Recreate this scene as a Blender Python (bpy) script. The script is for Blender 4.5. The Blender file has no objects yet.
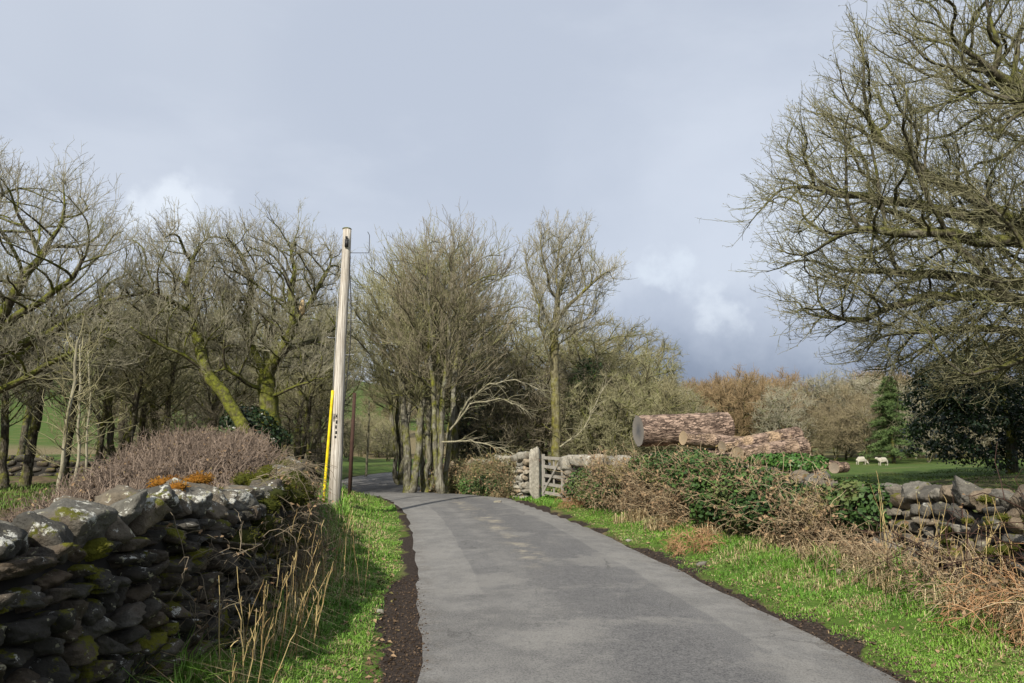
import bpy, bmesh, math, random
import numpy as np
from mathutils import Vector

R = math.radians
SC = bpy.context.scene
COL = SC.collection

# ------------------------------------------------------------------ camera, sky, sun
PITCH = R(7.9); EYE = 1.6; FPX = 711.0
cam_d = bpy.data.cameras.new('camera'); cam = bpy.data.objects.new('camera', cam_d); COL.objects.link(cam)
cam_d.sensor_width = 36.0; cam_d.lens = 25.0; cam_d.clip_end = 6000.0; cam_d.clip_start = 0.05
cam.location = (0, 0, EYE); cam.rotation_euler = (R(90) + PITCH, 0, 0)
SC.camera = cam

SUN_EL = R(37); SUN_VEC = np.array([-0.37, -0.93, 0.0]); SUN_VEC /= np.linalg.norm(SUN_VEC)
to_sun = Vector((SUN_VEC[0]*math.cos(SUN_EL), SUN_VEC[1]*math.cos(SUN_EL), math.sin(SUN_EL)))
sun_d = bpy.data.lights.new('sun', 'SUN'); sun = bpy.data.objects.new('sun', sun_d); COL.objects.link(sun)
sun_d.energy = 5.0; sun_d.angle = R(0.53); sun_d.color = (1.0, 0.935, 0.82)
sun.rotation_euler = (-to_sun).to_track_quat('-Z', 'Y').to_euler()
sun.location = (-20, -25, 30)

W = bpy.data.worlds.new('World'); SC.world = W; W.use_nodes = True
SC.view_settings.view_transform = 'Standard'; SC.view_settings.look = 'None'
SC.view_settings.gamma = 1.0; SC.view_settings.exposure = 0.38
try: SC.view_settings.use_curve_mapping = False
except Exception: pass

class NT:
    """small helper to write node trees"""
    def __init__(s, tree): s.t = tree; s.n = tree.nodes; s.l = tree.links
    def new(s, typ, **kw):
        n = s.n.new(typ)
        for k, v in kw.items(): setattr(n, k, v)
        return n
    def put(s, sock, v):
        if isinstance(v, bpy.types.NodeSocket): s.l.new(v, sock)
        elif v is not None:
            if sock.type == 'RGBA' and len(v) == 3: v = (*v, 1)
            sock.default_value = v
    def math(s, op, a, b=None, c=None, clamp=False):
        n = s.new('ShaderNodeMath', operation=op, use_clamp=clamp)
        for i, v in enumerate((a, b, c)):
            if v is not None: s.put(n.inputs[i], v)
        return n.outputs[0]
    def vmath(s, op, a, b=None):
        n = s.new('ShaderNodeVectorMath', operation=op)
        s.put(n.inputs[0], a)
        if b is not None: s.put(n.inputs[1], b)
        return n.outputs['Value'] if op in ('DOT_PRODUCT', 'LENGTH', 'DISTANCE') else n.outputs[0]
    def mix(s, f, a, b, mode='MIX'):
        n = s.new('ShaderNodeMix', data_type='RGBA', blend_type=mode)
        s.put(n.inputs[0], f); s.put(n.inputs[6], a); s.put(n.inputs[7], b)
        return n.outputs[2]
    def noise(s, vec, scale, detail=4, rough=0.55, dist=0.0):
        n = s.new('ShaderNodeTexNoise'); s.put(n.inputs['Vector'], vec)
        n.inputs['Scale'].default_value = scale; n.inputs['Detail'].default_value = detail
        n.inputs['Roughness'].default_value = rough; n.inputs['Distortion'].default_value = dist
        return n.outputs[0]
    def ramp(s, f, lo, hi, a=0.0, b=1.0):
        n = s.new('ShaderNodeMapRange', interpolation_type='SMOOTHSTEP'); s.put(n.inputs[0], f)
        n.inputs[1].default_value = lo; n.inputs[2].default_value = hi
        n.inputs[3].default_value = a; n.inputs[4].default_value = b
        return n.outputs[0]
    def attr(s, name): return s.new('ShaderNodeAttribute', attribute_name=name).outputs['Fac']
    def pos(s): return s.new('ShaderNodeTexCoord').outputs['Object']
    def bump(s, h, strength=0.5, dist=0.02):
        n = s.new('ShaderNodeBump'); s.put(n.inputs['Height'], h)
        n.inputs['Strength'].default_value = strength; n.inputs['Distance'].default_value = dist
        return n.outputs[0]

def build_world():
    t = NT(W.node_tree); t.n.clear()
    out = t.new('ShaderNodeOutputWorld'); bg = t.new('ShaderNodeBackground')
    sky = t.new('ShaderNodeTexSky', sky_type='NISHITA'); sky.sun_disc = False
    sky.sun_elevation = SUN_EL; sky.sun_rotation = math.atan2(SUN_VEC[0], SUN_VEC[1]); sky.air_density = 1.2; sky.dust_density = 2.0
    d = t.new('ShaderNodeTexCoord').outputs['Generated']
    sep = t.new('ShaderNodeSeparateXYZ'); t.put(sep.inputs[0], d)
    z = sep.outputs[2]
    # clouds are read on a flat sheet overhead, so they crowd together towards the horizon
    big = t.noise(d, 1.6, 3, 0.5)
    wn = t.new('ShaderNodeTexNoise'); t.put(wn.inputs['Vector'], d); wn.inputs['Scale'].default_value = 5.5; wn.inputs['Detail'].default_value = 7; wn.inputs['Roughness'].default_value = .58
    wv = t.vmath('MULTIPLY', t.vmath('SUBTRACT', wn.outputs[1], (.5, .5, .5)), (.34, .34, .20))
    dw = t.vmath('ADD', d, wv)
    sz = t.new('ShaderNodeSeparateXYZ'); t.put(sz.inputs[0], dw); zw = sz.outputs[2]
    c = t.mix(t.ramp(t.math('ADD', z, t.math('MULTIPLY', t.math('SUBTRACT', big, .5), .3)), 0.10, 0.62), (6.1, 6.65, 7.65), (5.9, 6.4, 7.3))
    c = t.mix(t.ramp(big, 0.40, 0.66), c, (5.2, 5.75, 6.8))
    sheet = t.noise(t.vmath('MULTIPLY', d, (1.2, 1.2, 3.2)), 2.3, 6, .55)
    c = t.mix(t.math('MULTIPLY', t.ramp(sheet, .42, .68), .40), c, (6.9, 7.4, 8.3))
    def blob(az, el, r0, r1, sq=1.0):
        v = (math.sin(R(az))*math.cos(R(el)), math.cos(R(az))*math.cos(R(el)), math.sin(R(el))*sq)
        return t.ramp(t.vmath('DISTANCE', t.vmath('MULTIPLY', dw, (1, 1, sq)), v), r1, r0)
    c = t.mix(t.math('MULTIPLY', blob(19, 14, 0.02, 0.36), 0.7), c, (6.8, 7.35, 8.35))
    bank = t.ramp(zw, 0.25, 0.17); side = t.ramp(sz.outputs[0], 0.0, 0.20)
    c = t.mix(t.math('MULTIPLY', t.math('MULTIPLY', bank, side), 0.85), c, (4.35, 4.85, 6.0))
    c = t.mix(t.math('MULTIPLY', blob(15.4, 11.4, 0.010, 0.045, .75), 0.55), c, (8.0, 8.6, 9.4))
    c = t.mix(t.math('MULTIPLY', blob(11.0, 13.0, 0.02, 0.055, 1.6), 0.6), c, (7.6, 8.3, 9.2))
    c = t.mix(t.math('MULTIPLY', blob(22.5, 14.0, 0.03, 0.07, 1.3), 0.7), c, (7.8, 8.5, 9.3))
    c = t.mix(t.math('MULTIPLY', t.math('MULTIPLY', t.ramp(zw, 0.19, 0.07), t.ramp(sz.outputs[0], -.25, .12)), 0.94), c, (1.9, 2.35, 3.5))
    c = t.mix(t.math('MULTIPLY', blob(-28.0, 15.2, 0.026, 0.060), 0.8), c, (8.2, 8.8, 9.6))
    c = t.mix(t.math('MULTIPLY', blob(-24.5, 16.6, 0.015, 0.05), 0.45), c, (7.4, 8.0, 9.0))
    c = t.mix(0.10, c, sky.outputs[0])
    t.put(bg.inputs[0], c); bg.inputs[1].default_value = 0.084
    t.l.new(bg.outputs[0], out.inputs[0])
build_world()

# ------------------------------------------------------------------ measuring and noise
CP, SP = math.cos(PITCH), math.sin(PITCH)
def ray(px, py):
    u = (px-512)/FPX; v = (341.5-py)/FPX
    return np.array([u, CP - v*SP, SP + v*CP])
def at(px, py, Y):
    r = ray(px, py); r = r*(Y/r[1]); return np.array([r[0], r[1], EYE + r[2]])

def _h(ix, iy, s):
    n = (ix.astype(np.int64)*374761393 + iy.astype(np.int64)*668265263 + s*1442695041) & 0x7fffffff
    n = ((n ^ (n >> 13))*1274126177) & 0x7fffffff
    return ((n ^ (n >> 16)) & 0xffff)/65535.0
def vn(x, y, s=0):
    x = np.asarray(x, float); y = np.asarray(y, float)
    ix = np.floor(x); iy = np.floor(y); fx = x-ix; fy = y-iy
    fx = fx*fx*(3-2*fx); fy = fy*fy*(3-2*fy)
    a = _h(ix, iy, s); b = _h(ix+1, iy, s); c = _h(ix, iy+1, s); d = _h(ix+1, iy+1, s)
    return (a*(1-fx)+b*fx)*(1-fy)+(c*(1-fx)+d*fx)*fy
def fbm(x, y, s=0, o=4):
    r = 0; a = .5; t = 0
    for k in range(o): r = r + a*vn(np.asarray(x)*2**k, np.asarray(y)*2**k, s+k*17); t += a; a *= .5
    return r/t
def sst(x, a, b):
    t = np.clip((np.asarray(x, float)-a)/(b-a), 0, 1); return t*t*(3-2*t)
def nrm(v): return v/np.maximum(np.linalg.norm(v, axis=-1, keepdims=True), 1e-9)

def spline(pts, step=0.25):
    P = np.array(pts, float); n = len(P); out = []
    Q = np.vstack([2*P[0]-P[1], P, 2*P[-1]-P[-2]])
    for i in range(n-1):
        p0, p1, p2, p3 = Q[i], Q[i+1], Q[i+2], Q[i+3]
        k = max(2, int(np.linalg.norm(p2-p1)/step))
        for j in range(k):
            t = j/k
            out.append(.5*((2*p1)+(-p0+p2)*t+(2*p0-5*p1+4*p2-p3)*t*t+(-p0+3*p1-3*p2+p3)*t**3))
    out.append(P[-1]); return np.array(out)

# ------------------------------------------------------------------ lie of the land
ROAD = spline([(1.45,-8),(1.28,0),(.98,5),(.80,6.7),(.52,8.5),(.18,10.8),(-.22,13.3),(-.68,15.8),(-1.25,18.2),(-2.05,20.8),(-3.4,24),(-5.0,28),(-6.3,33),(-6.6,38),(-5.2,44),(-1.5,51),(4,60),(12,72)], 0.3)
RT = nrm(np.gradient(ROAD, axis=0)); RS = np.concatenate([[0], np.cumsum(np.linalg.norm(np.diff(ROAD, axis=0), axis=1))])
HALF = 1.6
def road_coords(x, y):
    """signed offset (right +) and distance along of the nearest point of the lane"""
    x = np.asarray(x, float).ravel(); y = np.asarray(y, float).ravel()
    T = np.empty_like(x); S = np.empty_like(x)
    for a in range(0, len(x), 20000):
        sl = slice(a, a+20000)
        dx = x[sl, None]-ROAD[None, :, 0]; dy = y[sl, None]-ROAD[None, :, 1]
        i = np.argmin(dx*dx+dy*dy, 1); k = np.arange(len(i))
        ddx = dx[k, i]; ddy = dy[k, i]; tx = RT[i, 0]; ty = RT[i, 1]
        side = ddx*ty-ddy*tx; along = ddx*tx+ddy*ty
        far = np.hypot(ddx, ddy)
        T[sl] = np.where(np.abs(along) > .6, np.sign(side)*far, side); S[sl] = RS[i]+np.clip(along, -.6, .6)
    return T, S
def road_z(y): return -0.30*sst(y, 19.5, 28.0)
def land(x, y):
    x = np.asarray(x, float); y = np.asarray(y, float); sh = x.shape
    x = x.ravel(); y = y.ravel()
    t, s = road_coords(x, y)
    base = road_z(y)
    l = -t-HALF; r = t-HALF
    zl = .04*sst(l, .3, .6)+.14*sst(l, .5, 1.3)+.10*sst(l, 1.5, 3)
    zr = .03*sst(r, .1, .3)+.15*sst(r, .3, 1.4)+.26*sst(r, 1.9, 3.0)*sst(y, 24, 17)
    z = base + np.where(t < 0, zl, zr)
    z = z - .03*(np.abs(t) < HALF-.05)
    # soft unevenness off the tarmac
    off = sst(np.abs(t), HALF+.15, HALF+1.2)
    z = z + off*((fbm(x*.9, y*.9, 5)-.5)*.14 + (fbm(x*.15, y*.15, 9, 3)-.5)*.35*sst(np.abs(t), 4, 12))
    # bank that carries the timber, field falling away, rise to the right
    z = z + .32*np.exp(-(((x-5.2)/3.2)**2+((y-17.6)/2.6)**2))
    z = z + sst(x, 3, 8)*(-.85*sst(y, 22, 75)) + .055*np.clip(x-9, 0, 26)*sst(y, 8, 16)*(.25+.75*sst(y, 60, 28))
    rr = np.hypot(x, y); az = np.degrees(np.arctan2(x, y))
    A = np.where(az < -14, 1.0, np.where(az < 4, 1.0+(az+14)/18*(-.55), .45)); A = np.where(az > 4, .45-.28*sst(az, 4, 16), A)
    z = z + A*44*sst(rr, 95, 520)*(1+.25*(fbm(x*.006+3, y*.006, 3, 3)-.5)) - .5*sst(rr, 40, 90)*(az < 4)*(az > -12)
    z = z + A*60*sst(rr, 500, 1500)
    return z.reshape(sh)
def H1(x, y): return float(land(np.array([x]), np.array([y]))[0])

# ------------------------------------------------------------------ mesh tools
class MB:
    def __init__(s): s.V = []; s.F = []; s.T = []; s.M = []; s.n = 0
    def add(s, V, F, tint=0.5, mat=0):
        V = np.asarray(V, np.float32).reshape(-1, 3)
        for f in (F if isinstance(F, list) else [F]):
            f = np.asarray(f, np.int64)
            if len(f): s.F.append((f+s.n, mat))
        s.V.append(V); s.T.append(np.broadcast_to(np.asarray(tint, np.float32), (len(V),)).copy()); s.n += len(V)
    def mesh(s, name, mats, smooth=True):
        me = bpy.data.meshes.new(name)
        V = np.concatenate(s.V); T = np.concatenate(s.T)
        loops = np.concatenate([f.ravel() for f, m in s.F]).astype(np.int32)
        tot = np.concatenate([np.full(len(f), f.shape[1]) for f, m in s.F]).astype(np.int32)
        mi = np.concatenate([np.full(len(f), m) for f, m in s.F]).astype(np.int32)
        st = np.concatenate([[0], np.cumsum(tot)[:-1]]).astype(np.int32)
        me.vertices.add(len(V)); me.vertices.foreach_set('co', V.ravel())
        me.loops.add(len(loops)); me.loops.foreach_set('vertex_index', loops)
        me.polygons.add(len(tot)); me.polygons.foreach_set('loop_start', st)
        me.polygons.foreach_set('material_index', mi)
        me.polygons.foreach_set('use_smooth', np.full(len(tot), bool(smooth)))
        a = me.attributes.new('tint', 'FLOAT', 'POINT'); a.data.foreach_set('value', T)
        me.update(calc_edges=True)
        for m in (mats if isinstance(mats, (list, tuple)) else [mats]): me.materials.append(m)
        return me
    def build(s, name, mats, parent=None, smooth=True):
        return link(name, s.mesh(name, mats, smooth), parent)
def link(name, data, parent=None, loc=None, rot=None, scale=None):
    o = bpy.data.objects.new(name, data); COL.objects.link(o)
    if parent is not None: o.parent = parent
    if loc is not None: o.location = tuple(map(float, loc))
    if rot is not None: o.rotation_euler = rot
    if scale is not None: o.scale = scale if hasattr(scale, '__len__') else (scale,)*3
    return o
def tag(o, label=None, cat=None, group=None, kind=None):
    for k, v in (('label', label), ('category', cat), ('group', group), ('kind', kind)):
        if v: o[k] = v
    return o
def thing(name, label, cat, loc=(0, 0, 0), rz=0.0, group=None, scale=None):
    o = link(name, None, None, loc, (0, 0, rz), scale); o.empty_display_size = .3
    return tag(o, label, cat, group, 'thing')

def tubes(mb, chains, radii, sides, tint=0.5, mat=0, cap=False):
    """chains: list of (k,3) arrays; radii: list of (k,)"""
    if not len(chains): return
    L = np.array([len(c) for c in chains]); P = np.concatenate(chains); r = np.concatenate(radii)
    cid = np.repeat(np.arange(len(chains)), L); n = len(P)
    first = np.concatenate([[0], np.cumsum(L)[:-1]]); last = first+L-1
    nx = np.arange(n)+1; nx[last] = last; pv = np.arange(n)-1; pv[first] = first
    T = nrm(P[nx]-P[pv])
    axs = np.zeros((len(chains), 3)); cm = np.stack([np.maximum.reduceat(np.abs(T[:, k]), first) for k in range(3)], 1)
    axs[np.arange(len(chains)), np.argmin(cm, 1)] = 1
    N = nrm(np.cross(T, axs[cid])); B = np.cross(T, N)
    a = np.arange(sides)*2*np.pi/sides
    V = P[:, None]+r[:, None, None]*(np.cos(a)[None, :, None]*N[:, None]+np.sin(a)[None, :, None]*B[:, None])
    i = np.setdiff1d(np.arange(n), last); j = np.arange(sides); k = (j+1) % sides
    F = np.stack([i[:, None]*sides+j, i[:, None]*sides+k, (i[:, None]+1)*sides+k, (i[:, None]+1)*sides+j], -1).reshape(-1, 4)
    tv = tint if np.isscalar(tint) else np.repeat(np.asarray(tint)[cid], sides)
    Fs = [F]
    if cap:
        Fs += [np.stack([f*sides+np.arange(sides)[::-1] for f in first]), np.stack([f*sides+np.arange(sides) for f in last])]
    mb.add(V.reshape(-1, 3), Fs, tv, mat)
def twigs(mb, A, R0, R1, sides=3, tint=0.5, mat=0):
    """A: (N,k,3) polylines of equal length"""
    N, k, _ = A.shape
    if N == 0: return
    r = np.asarray(R0).reshape(-1, 1)*np.linspace(1, 0, k)[None]+np.asarray(R1).reshape(-1, 1)*np.linspace(0, 1, k)[None]
    T = np.empty_like(A); T[:, 1:-1] = A[:, 2:]-A[:, :-2]; T[:, 0] = A[:, 1]-A[:, 0]; T[:, -1] = A[:, -1]-A[:, -2]; T = nrm(T)
    ax = np.zeros((N, 3)); ax[np.arange(N), np.argmin(np.abs(T).max(1), 1)] = 1
    U = nrm(np.cross(T, ax[:, None])); B = np.cross(T, U)
    a = np.arange(sides)*2*np.pi/sides
    V = A[:, :, None]+r[:, :, None, None]*(np.cos(a)[None, None, :, None]*U[:, :, None]+np.sin(a)[None, None, :, None]*B[:, :, None])
    base = (np.arange(N)[:, None]*k+np.arange(k-1)[None]).ravel()
    j = np.arange(sides); q = (j+1) % sides
    F = np.stack([base[:, None]*sides+j, base[:, None]*sides+q, (base[:, None]+1)*sides+q, (base[:, None]+1)*sides+j], -1).reshape(-1, 4)
    tv = tint if np.isscalar(tint) else np.repeat(tint, k*sides)
    mb.add(V.reshape(-1, 3), F, tv, mat)
def sprout(rng, P, D, length, spread, up=0.0, k=4, wig=0.25, curve=0.1):
    n = len(P); L = rng.uniform(length[0], length[1], n)
    d = nrm(D+spread*rng.normal(size=(n, 3))+np.array([0, 0, up]))
    A = np.empty((n, k, 3)); A[:, 0] = P
    for j in range(1, k):
        A[:, j] = A[:, j-1]+d*(L/(k-1))[:, None]
        d = nrm(d+wig*rng.normal(size=(n, 3))+np.array([0, 0, curve]))
    return A
def leaves(mb, rng, P, N, size, tint, mat=0, fold=0.25, aspect=0.75):
    """folded pointed leaves; N: rough facing direction"""
    n = len(P); N = nrm(N); t = nrm(np.cross(N, rng.normal(size=(n, 3)))); b = np.cross(N, t)
    s = rng.uniform(size[0], size[1], n)[:, None]
    w = s*aspect*.5
    V = np.stack([P-t*s*.5, P-t*s*.08+b*w+N*fold*w, P+t*s*.55, P-t*s*.08-b*w+N*fold*w], 1)
    i = np.arange(n)[:, None]*4
    mb.add(V.reshape(-1, 3), np.concatenate([i+np.array([0, 2, 1]), i+np.array([0, 3, 2])]), np.repeat(tint, 4) if not np.isscalar(tint) else tint, mat)
def blades(mb, rng, P, h, w, lean=0.35, tint=0.5, mat=0, droop=0.35, dirn=None):
    n = len(P); hh = np.asarray(h).reshape(-1, 1)*np.ones((n, 1)); a = rng.uniform(0, 2*np.pi, n)
    d = np.stack([np.cos(a), np.sin(a), np.zeros(n)], 1)
    if dirn is not None: d = nrm(d+dirn)
    s = np.stack([-d[:, 1], d[:, 0], np.zeros(n)], 1)*(np.asarray(w).reshape(-1, 1)*np.ones((n, 1)))
    ln = np.abs(rng.normal(0, lean, n))[:, None]; dr = droop*rng.uniform(.3, 1.2, n)[:, None]
    m = P+d*hh*ln*.45+np.array([0, 0, 1])*hh*.55
    t = P+d*hh*(ln+dr*.6)+np.array([0, 0, 1])*hh*np.maximum(1-.6*dr-.3*ln, .15)
    V = np.stack([P-s, P+s, m+s*.75, m-s*.75, t], 1); i = np.arange(n)[:, None]*5
    mb.add(V.reshape(-1, 3), [i+np.array([0, 1, 2, 3]), i+np.array([3, 2, 4])], np.repeat(tint, 5) if not np.isscalar(tint) else tint, mat)

# ------------------------------------------------------------------ materials
def material(name, fn, rough=0.9, spec=0.25):
    m = bpy.data.materials.new(name); m.use_nodes = True; t = NT(m.node_tree); t.n.clear()
    o = t.new('ShaderNodeOutputMaterial'); b = t.new('ShaderNodeBsdfPrincipled')
    b.inputs['Roughness'].default_value = rough; b.inputs['Specular IOR Level'].default_value = spec
    t.l.new(b.outputs[0], o.inputs[0])
    c, nrml = fn(t, b)
    t.put(b.inputs['Base Color'], c)
    if nrml is not None: t.l.new(nrml, b.inputs['Normal'])
    return m
def tinted(name, a, b, rough=0.85, spec=0.2, c=None):
    def fn(t, bs):
        k = t.attr('tint')
        col = t.mix(k, a, b)
        if c is not None: col = t.mix(t.ramp(t.noise(t.pos(), 1.3, 3), .5, .68), col, c)
        return col, None
    return material(name, fn, rough, spec)
def bark_mat(name, dark, light, moss, amount, lichen=0.3):
    def fn(t, bs):
        p = t.pos(); g = t.new('ShaderNodeNewGeometry').outputs['Normal']
        sep = t.new('ShaderNodeSeparateXYZ'); t.put(sep.inputs[0], g)
        st = t.new('ShaderNodeMapping'); t.put(st.inputs[0], p); st.inputs['Scale'].default_value = (1, 1, .22)
        f = t.noise(st.outputs[0], 22, 5, .65)
        col = t.mix(t.ramp(f, .35, .68), dark, light)
        ln = t.noise(p, 4.5, 5, .6)
        col = t.mix(t.math('MULTIPLY', t.ramp(ln, .55, .68), lichen), col, (.42, .42, .34))
        mn = t.noise(p, 1.7, 5, .65)
        k = t.math('ADD', mn, t.math('MULTIPLY', sep.outputs[2], .16))
        k = t.math('ADD', k, t.math('MULTIPLY', sep.outputs[0], -.05))
        mk = t.ramp(k, .70-.40*amount, .92-.40*amount)
        mk = t.math('MULTIPLY', mk, t.ramp(t.noise(p, 7, 5, .7), .30, .55, .35, 1.0))
        mcol = t.mix(t.ramp(t.noise(p, 8, 6, .7), .35, .65), moss, (moss[0]*.36, moss[1]*.34, moss[2]*.6))
        col = t.mix(mk, col, mcol)
        return col, t.bump(t.math('ADD', f, t.math('MULTIPLY', mk, t.noise(p, 40, 2))), .7, .03)
    return material(name, fn, .92, .15)

M = {}
M['bark_oak'] = bark_mat('mossy_oak_bark', (.035, .028, .02), (.13, .11, .085), (.165, .178, .026), .95)
M['bark_big'] = bark_mat('lichened_oak_bark', (.035, .03, .022), (.14, .125, .09), (.125, .13, .028), .72, .40)
M['bark_grey'] = bark_mat('grey_beech_bark', (.075, .068, .052), (.25, .235, .185), (.17, .175, .03), .72, .35)
M['bark_tall'] = bark_mat('yellow_mossy_bark', (.07, .06, .035), (.22, .20, .12), (.20, .19, .03), .66)
M['bark_wood'] = bark_mat('woodland_bark', (.03, .026, .018), (.12, .105, .08), (.17, .18, .025), .72)
M['bark_pale'] = bark_mat('pale_sapling_bark', (.17, .155, .105), (.33, .305, .22), (.2, .2, .06), .35)
M['twig_brown'] = tinted('brown_twig', (.15, .128, .085), (.32, .28, .20), c=(.20, .195, .10))
M['twig_olive'] = tinted('olive_twig', (.165, .158, .078), (.38, .355, .215), c=(.21, .22, .09))
M['twig_grey'] = tinted('grey_twig', (.175, .165, .115), (.385, .355, .265), c=(.225, .225, .12))
M['twig_dark'] = tinted('dark_twig', (.09, .072, .048), (.22, .18, .125), c=(.13, .125, .055))
M['twig_thicket'] = tinted('thicket_twig', (.125, .115, .058), (.31, .28, .165), c=(.16, .17, .065))
M['twig_far'] = tinted('distant_twig', (.15, .125, .07), (.30, .25, .155))
M['twig_rust'] = tinted('rusty_twig', (.17, .12, .065), (.31, .225, .125))
M['twig_oak'] = tinted('great_oak_twig', (.105, .10, .055), (.27, .255, .155), c=(.145, .15, .06))
M['ivy'] = tinted('ivy_leaf', (.020, .048, .012), (.080, .145, .032), .6, .25, c=(.11, .12, .04))
M['ivy_fresh'] = tinted('fresh_leaf', (.035, .09, .014), (.085, .175, .03), .5, .35)
M['holly'] = tinted('holly_leaf', (.006, .016, .005), (.022, .045, .012), .4, .45)
M['conifer'] = tinted('conifer_needle', (.05, .085, .028), (.125, .18, .06), .7, .2)
M['grass'] = tinted('grass_blade', (.060, .155, .016), (.172, .305, .042), .6, .25, c=(.105, .215, .024))
M['turf'] = tinted('turf_blade', (.055, .10, .016), (.135, .20, .042), .7, .2, c=(.10, .11, .03))
M['straw'] = tinted('dead_grass_blade', (.28, .20, .10), (.55, .45, .27), .8, .15)
M['stalk'] = tinted('ochre_stalk', (.24, .16, .07), (.48, .38, .18), .7, .2)
M['bramble'] = tinted('bramble_stem', (.16, .115, .07), (.46, .36, .23), .75, .2)
M['deadleaf'] = tinted('dead_leaf', (.10, .062, .035), (.32, .22, .13), .85, .1, c=(.15, .13, .05))
M['bracken'] = tinted('dead_bracken', (.20, .10, .045), (.46, .29, .16), .85, .1)
M['hedge'] = tinted('cut_hedge_twig', (.085, .064, .050), (.28, .215, .165), .85, .15)
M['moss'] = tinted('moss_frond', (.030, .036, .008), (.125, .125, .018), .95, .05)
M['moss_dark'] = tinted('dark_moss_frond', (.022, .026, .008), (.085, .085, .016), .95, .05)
M['moss_rust'] = tinted('rusty_moss_frond', (.15, .06, .010), (.31, .16, .028), .95, .05)
M['litter'] = tinted('litter_chip', (.030, .021, .015), (.15, .105, .07), .9, .1)

def stone_fn(base_a, base_b, mossk, lich):
    def fn(t, bs):
        p = t.pos(); k = t.attr('tint'); g = t.new('ShaderNodeNewGeometry').outputs['Normal']
        sep = t.new('ShaderNodeSeparateXYZ'); t.put(sep.inputs[0], g)
        f = t.noise(p, 14, 6, .65)
        col = t.mix(k, base_a, base_b)
        col = t.mix(t.math('MULTIPLY', t.ramp(t.math('FRACT', t.math('MULTIPLY', k, 7.3)), .55, .9), .55), col, (base_b[0]*1.05, base_b[1]*.82, base_b[2]*.60))
        col = t.mix(t.ramp(f, .35, .7), t.mix(.45, col, (.03, .028, .024)), col)
        col = t.mix(t.math('MULTIPLY', t.ramp(t.noise(p, 2.1, 3), .5, .7), .5), col, (.17, .125, .085))
        l1 = t.ramp(t.math('ADD', t.noise(p, 8.5, 8, .75), t.math('MULTIPLY', sep.outputs[2], .05)), .66-lich, .70-lich)
        col = t.mix(t.math('MULTIPLY', l1, .8), col, (.60, .60, .54))
        l2 = t.ramp(t.noise(p, 19, 3, .6), .64, .68)
        col = t.mix(t.math('MULTIPLY', l2, .55), col, (.42, .40, .26))
        mk = t.ramp(t.math('ADD', t.noise(p, 3.4, 8, .72), t.math('MULTIPLY', sep.outputs[2], .05)), .68-mossk, .73-mossk)
        col = t.mix(mk, col, t.mix(t.noise(p, 11, 3), (.15, .14, .012), (.05, .06, .01)))
        return col, t.bump(t.math('ADD', f, t.math('MULTIPLY', t.noise(p, 48, 5, .7), .7)), .9, .03)
    return material('drystone', fn, .92, .2)
M['stone_shade_dark'] = stone_fn((.030, .028, .023), (.098, .091, .077), .125, .03)  # base colour darkened to deepen the shade on the lane wall's face
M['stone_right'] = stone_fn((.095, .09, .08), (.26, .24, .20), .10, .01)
M['stone_cap_toplit'] = stone_fn((.075, .072, .062), (.20, .19, .16), .10, .065)  # paler base paints in light from above on the coping; lichen is real
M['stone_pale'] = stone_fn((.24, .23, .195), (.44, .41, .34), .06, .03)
M['core'] = material('wall_core', lambda t, b: ((.02, .018, .015), None))

def ground_fn(t, b):
    p = t.pos(); gr = t.attr('grass'); di = t.attr('dirt'); fi = t.attr('field')
    n1 = t.noise(p, .35, 4); n2 = t.noise(p, 3.5, 6, .65); n3 = t.noise(p, 28, 5, .7)
    litter = t.mix(t.ramp(n2, .38, .62), (.050, .038, .025), (.16, .115, .07))
    litter = t.mix(t.ramp(t.noise(p, .8, 5, .6), .48, .60), litter, (.070, .090, .018))
    green = t.mix(t.ramp(n3, .3, .7), (.045, .085, .014), (.085, .14, .025))
    green = t.mix(t.ramp(n2, .55, .75), green, (.19, .16, .07))
    field = t.mix(t.ramp(n2, .3, .7), (.045, .078, .016), (.080, .118, .028))
    field = t.mix(t.ramp(n1, .52, .70), field, (.12, .125, .045))
    tan = t.ramp(t.attr('tan'), .35, .65)
    field = t.mix(tan, field, t.mix(t.ramp(n2, .4, .6), (.19, .155, .085), (.12, .10, .055)))
    dirt = t.mix(t.ramp(n3, .35, .70), (.022, .017, .014), (.060, .046, .038))
    c = t.mix(fi, litter, field)
    c = t.mix(gr, c, green)
    dm = t.ramp(t.math('ADD', di, t.math('MULTIPLY', t.math('SUBTRACT', n2, .5), .7)), .42, .58)
    c = t.mix(dm, c, dirt)
    return c, t.bump(t.math('ADD', n2, t.math('MULTIPLY', n3, .5)), .6, .05)
M['ground'] = material('ground_cover', ground_fn, .95, .1)

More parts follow.
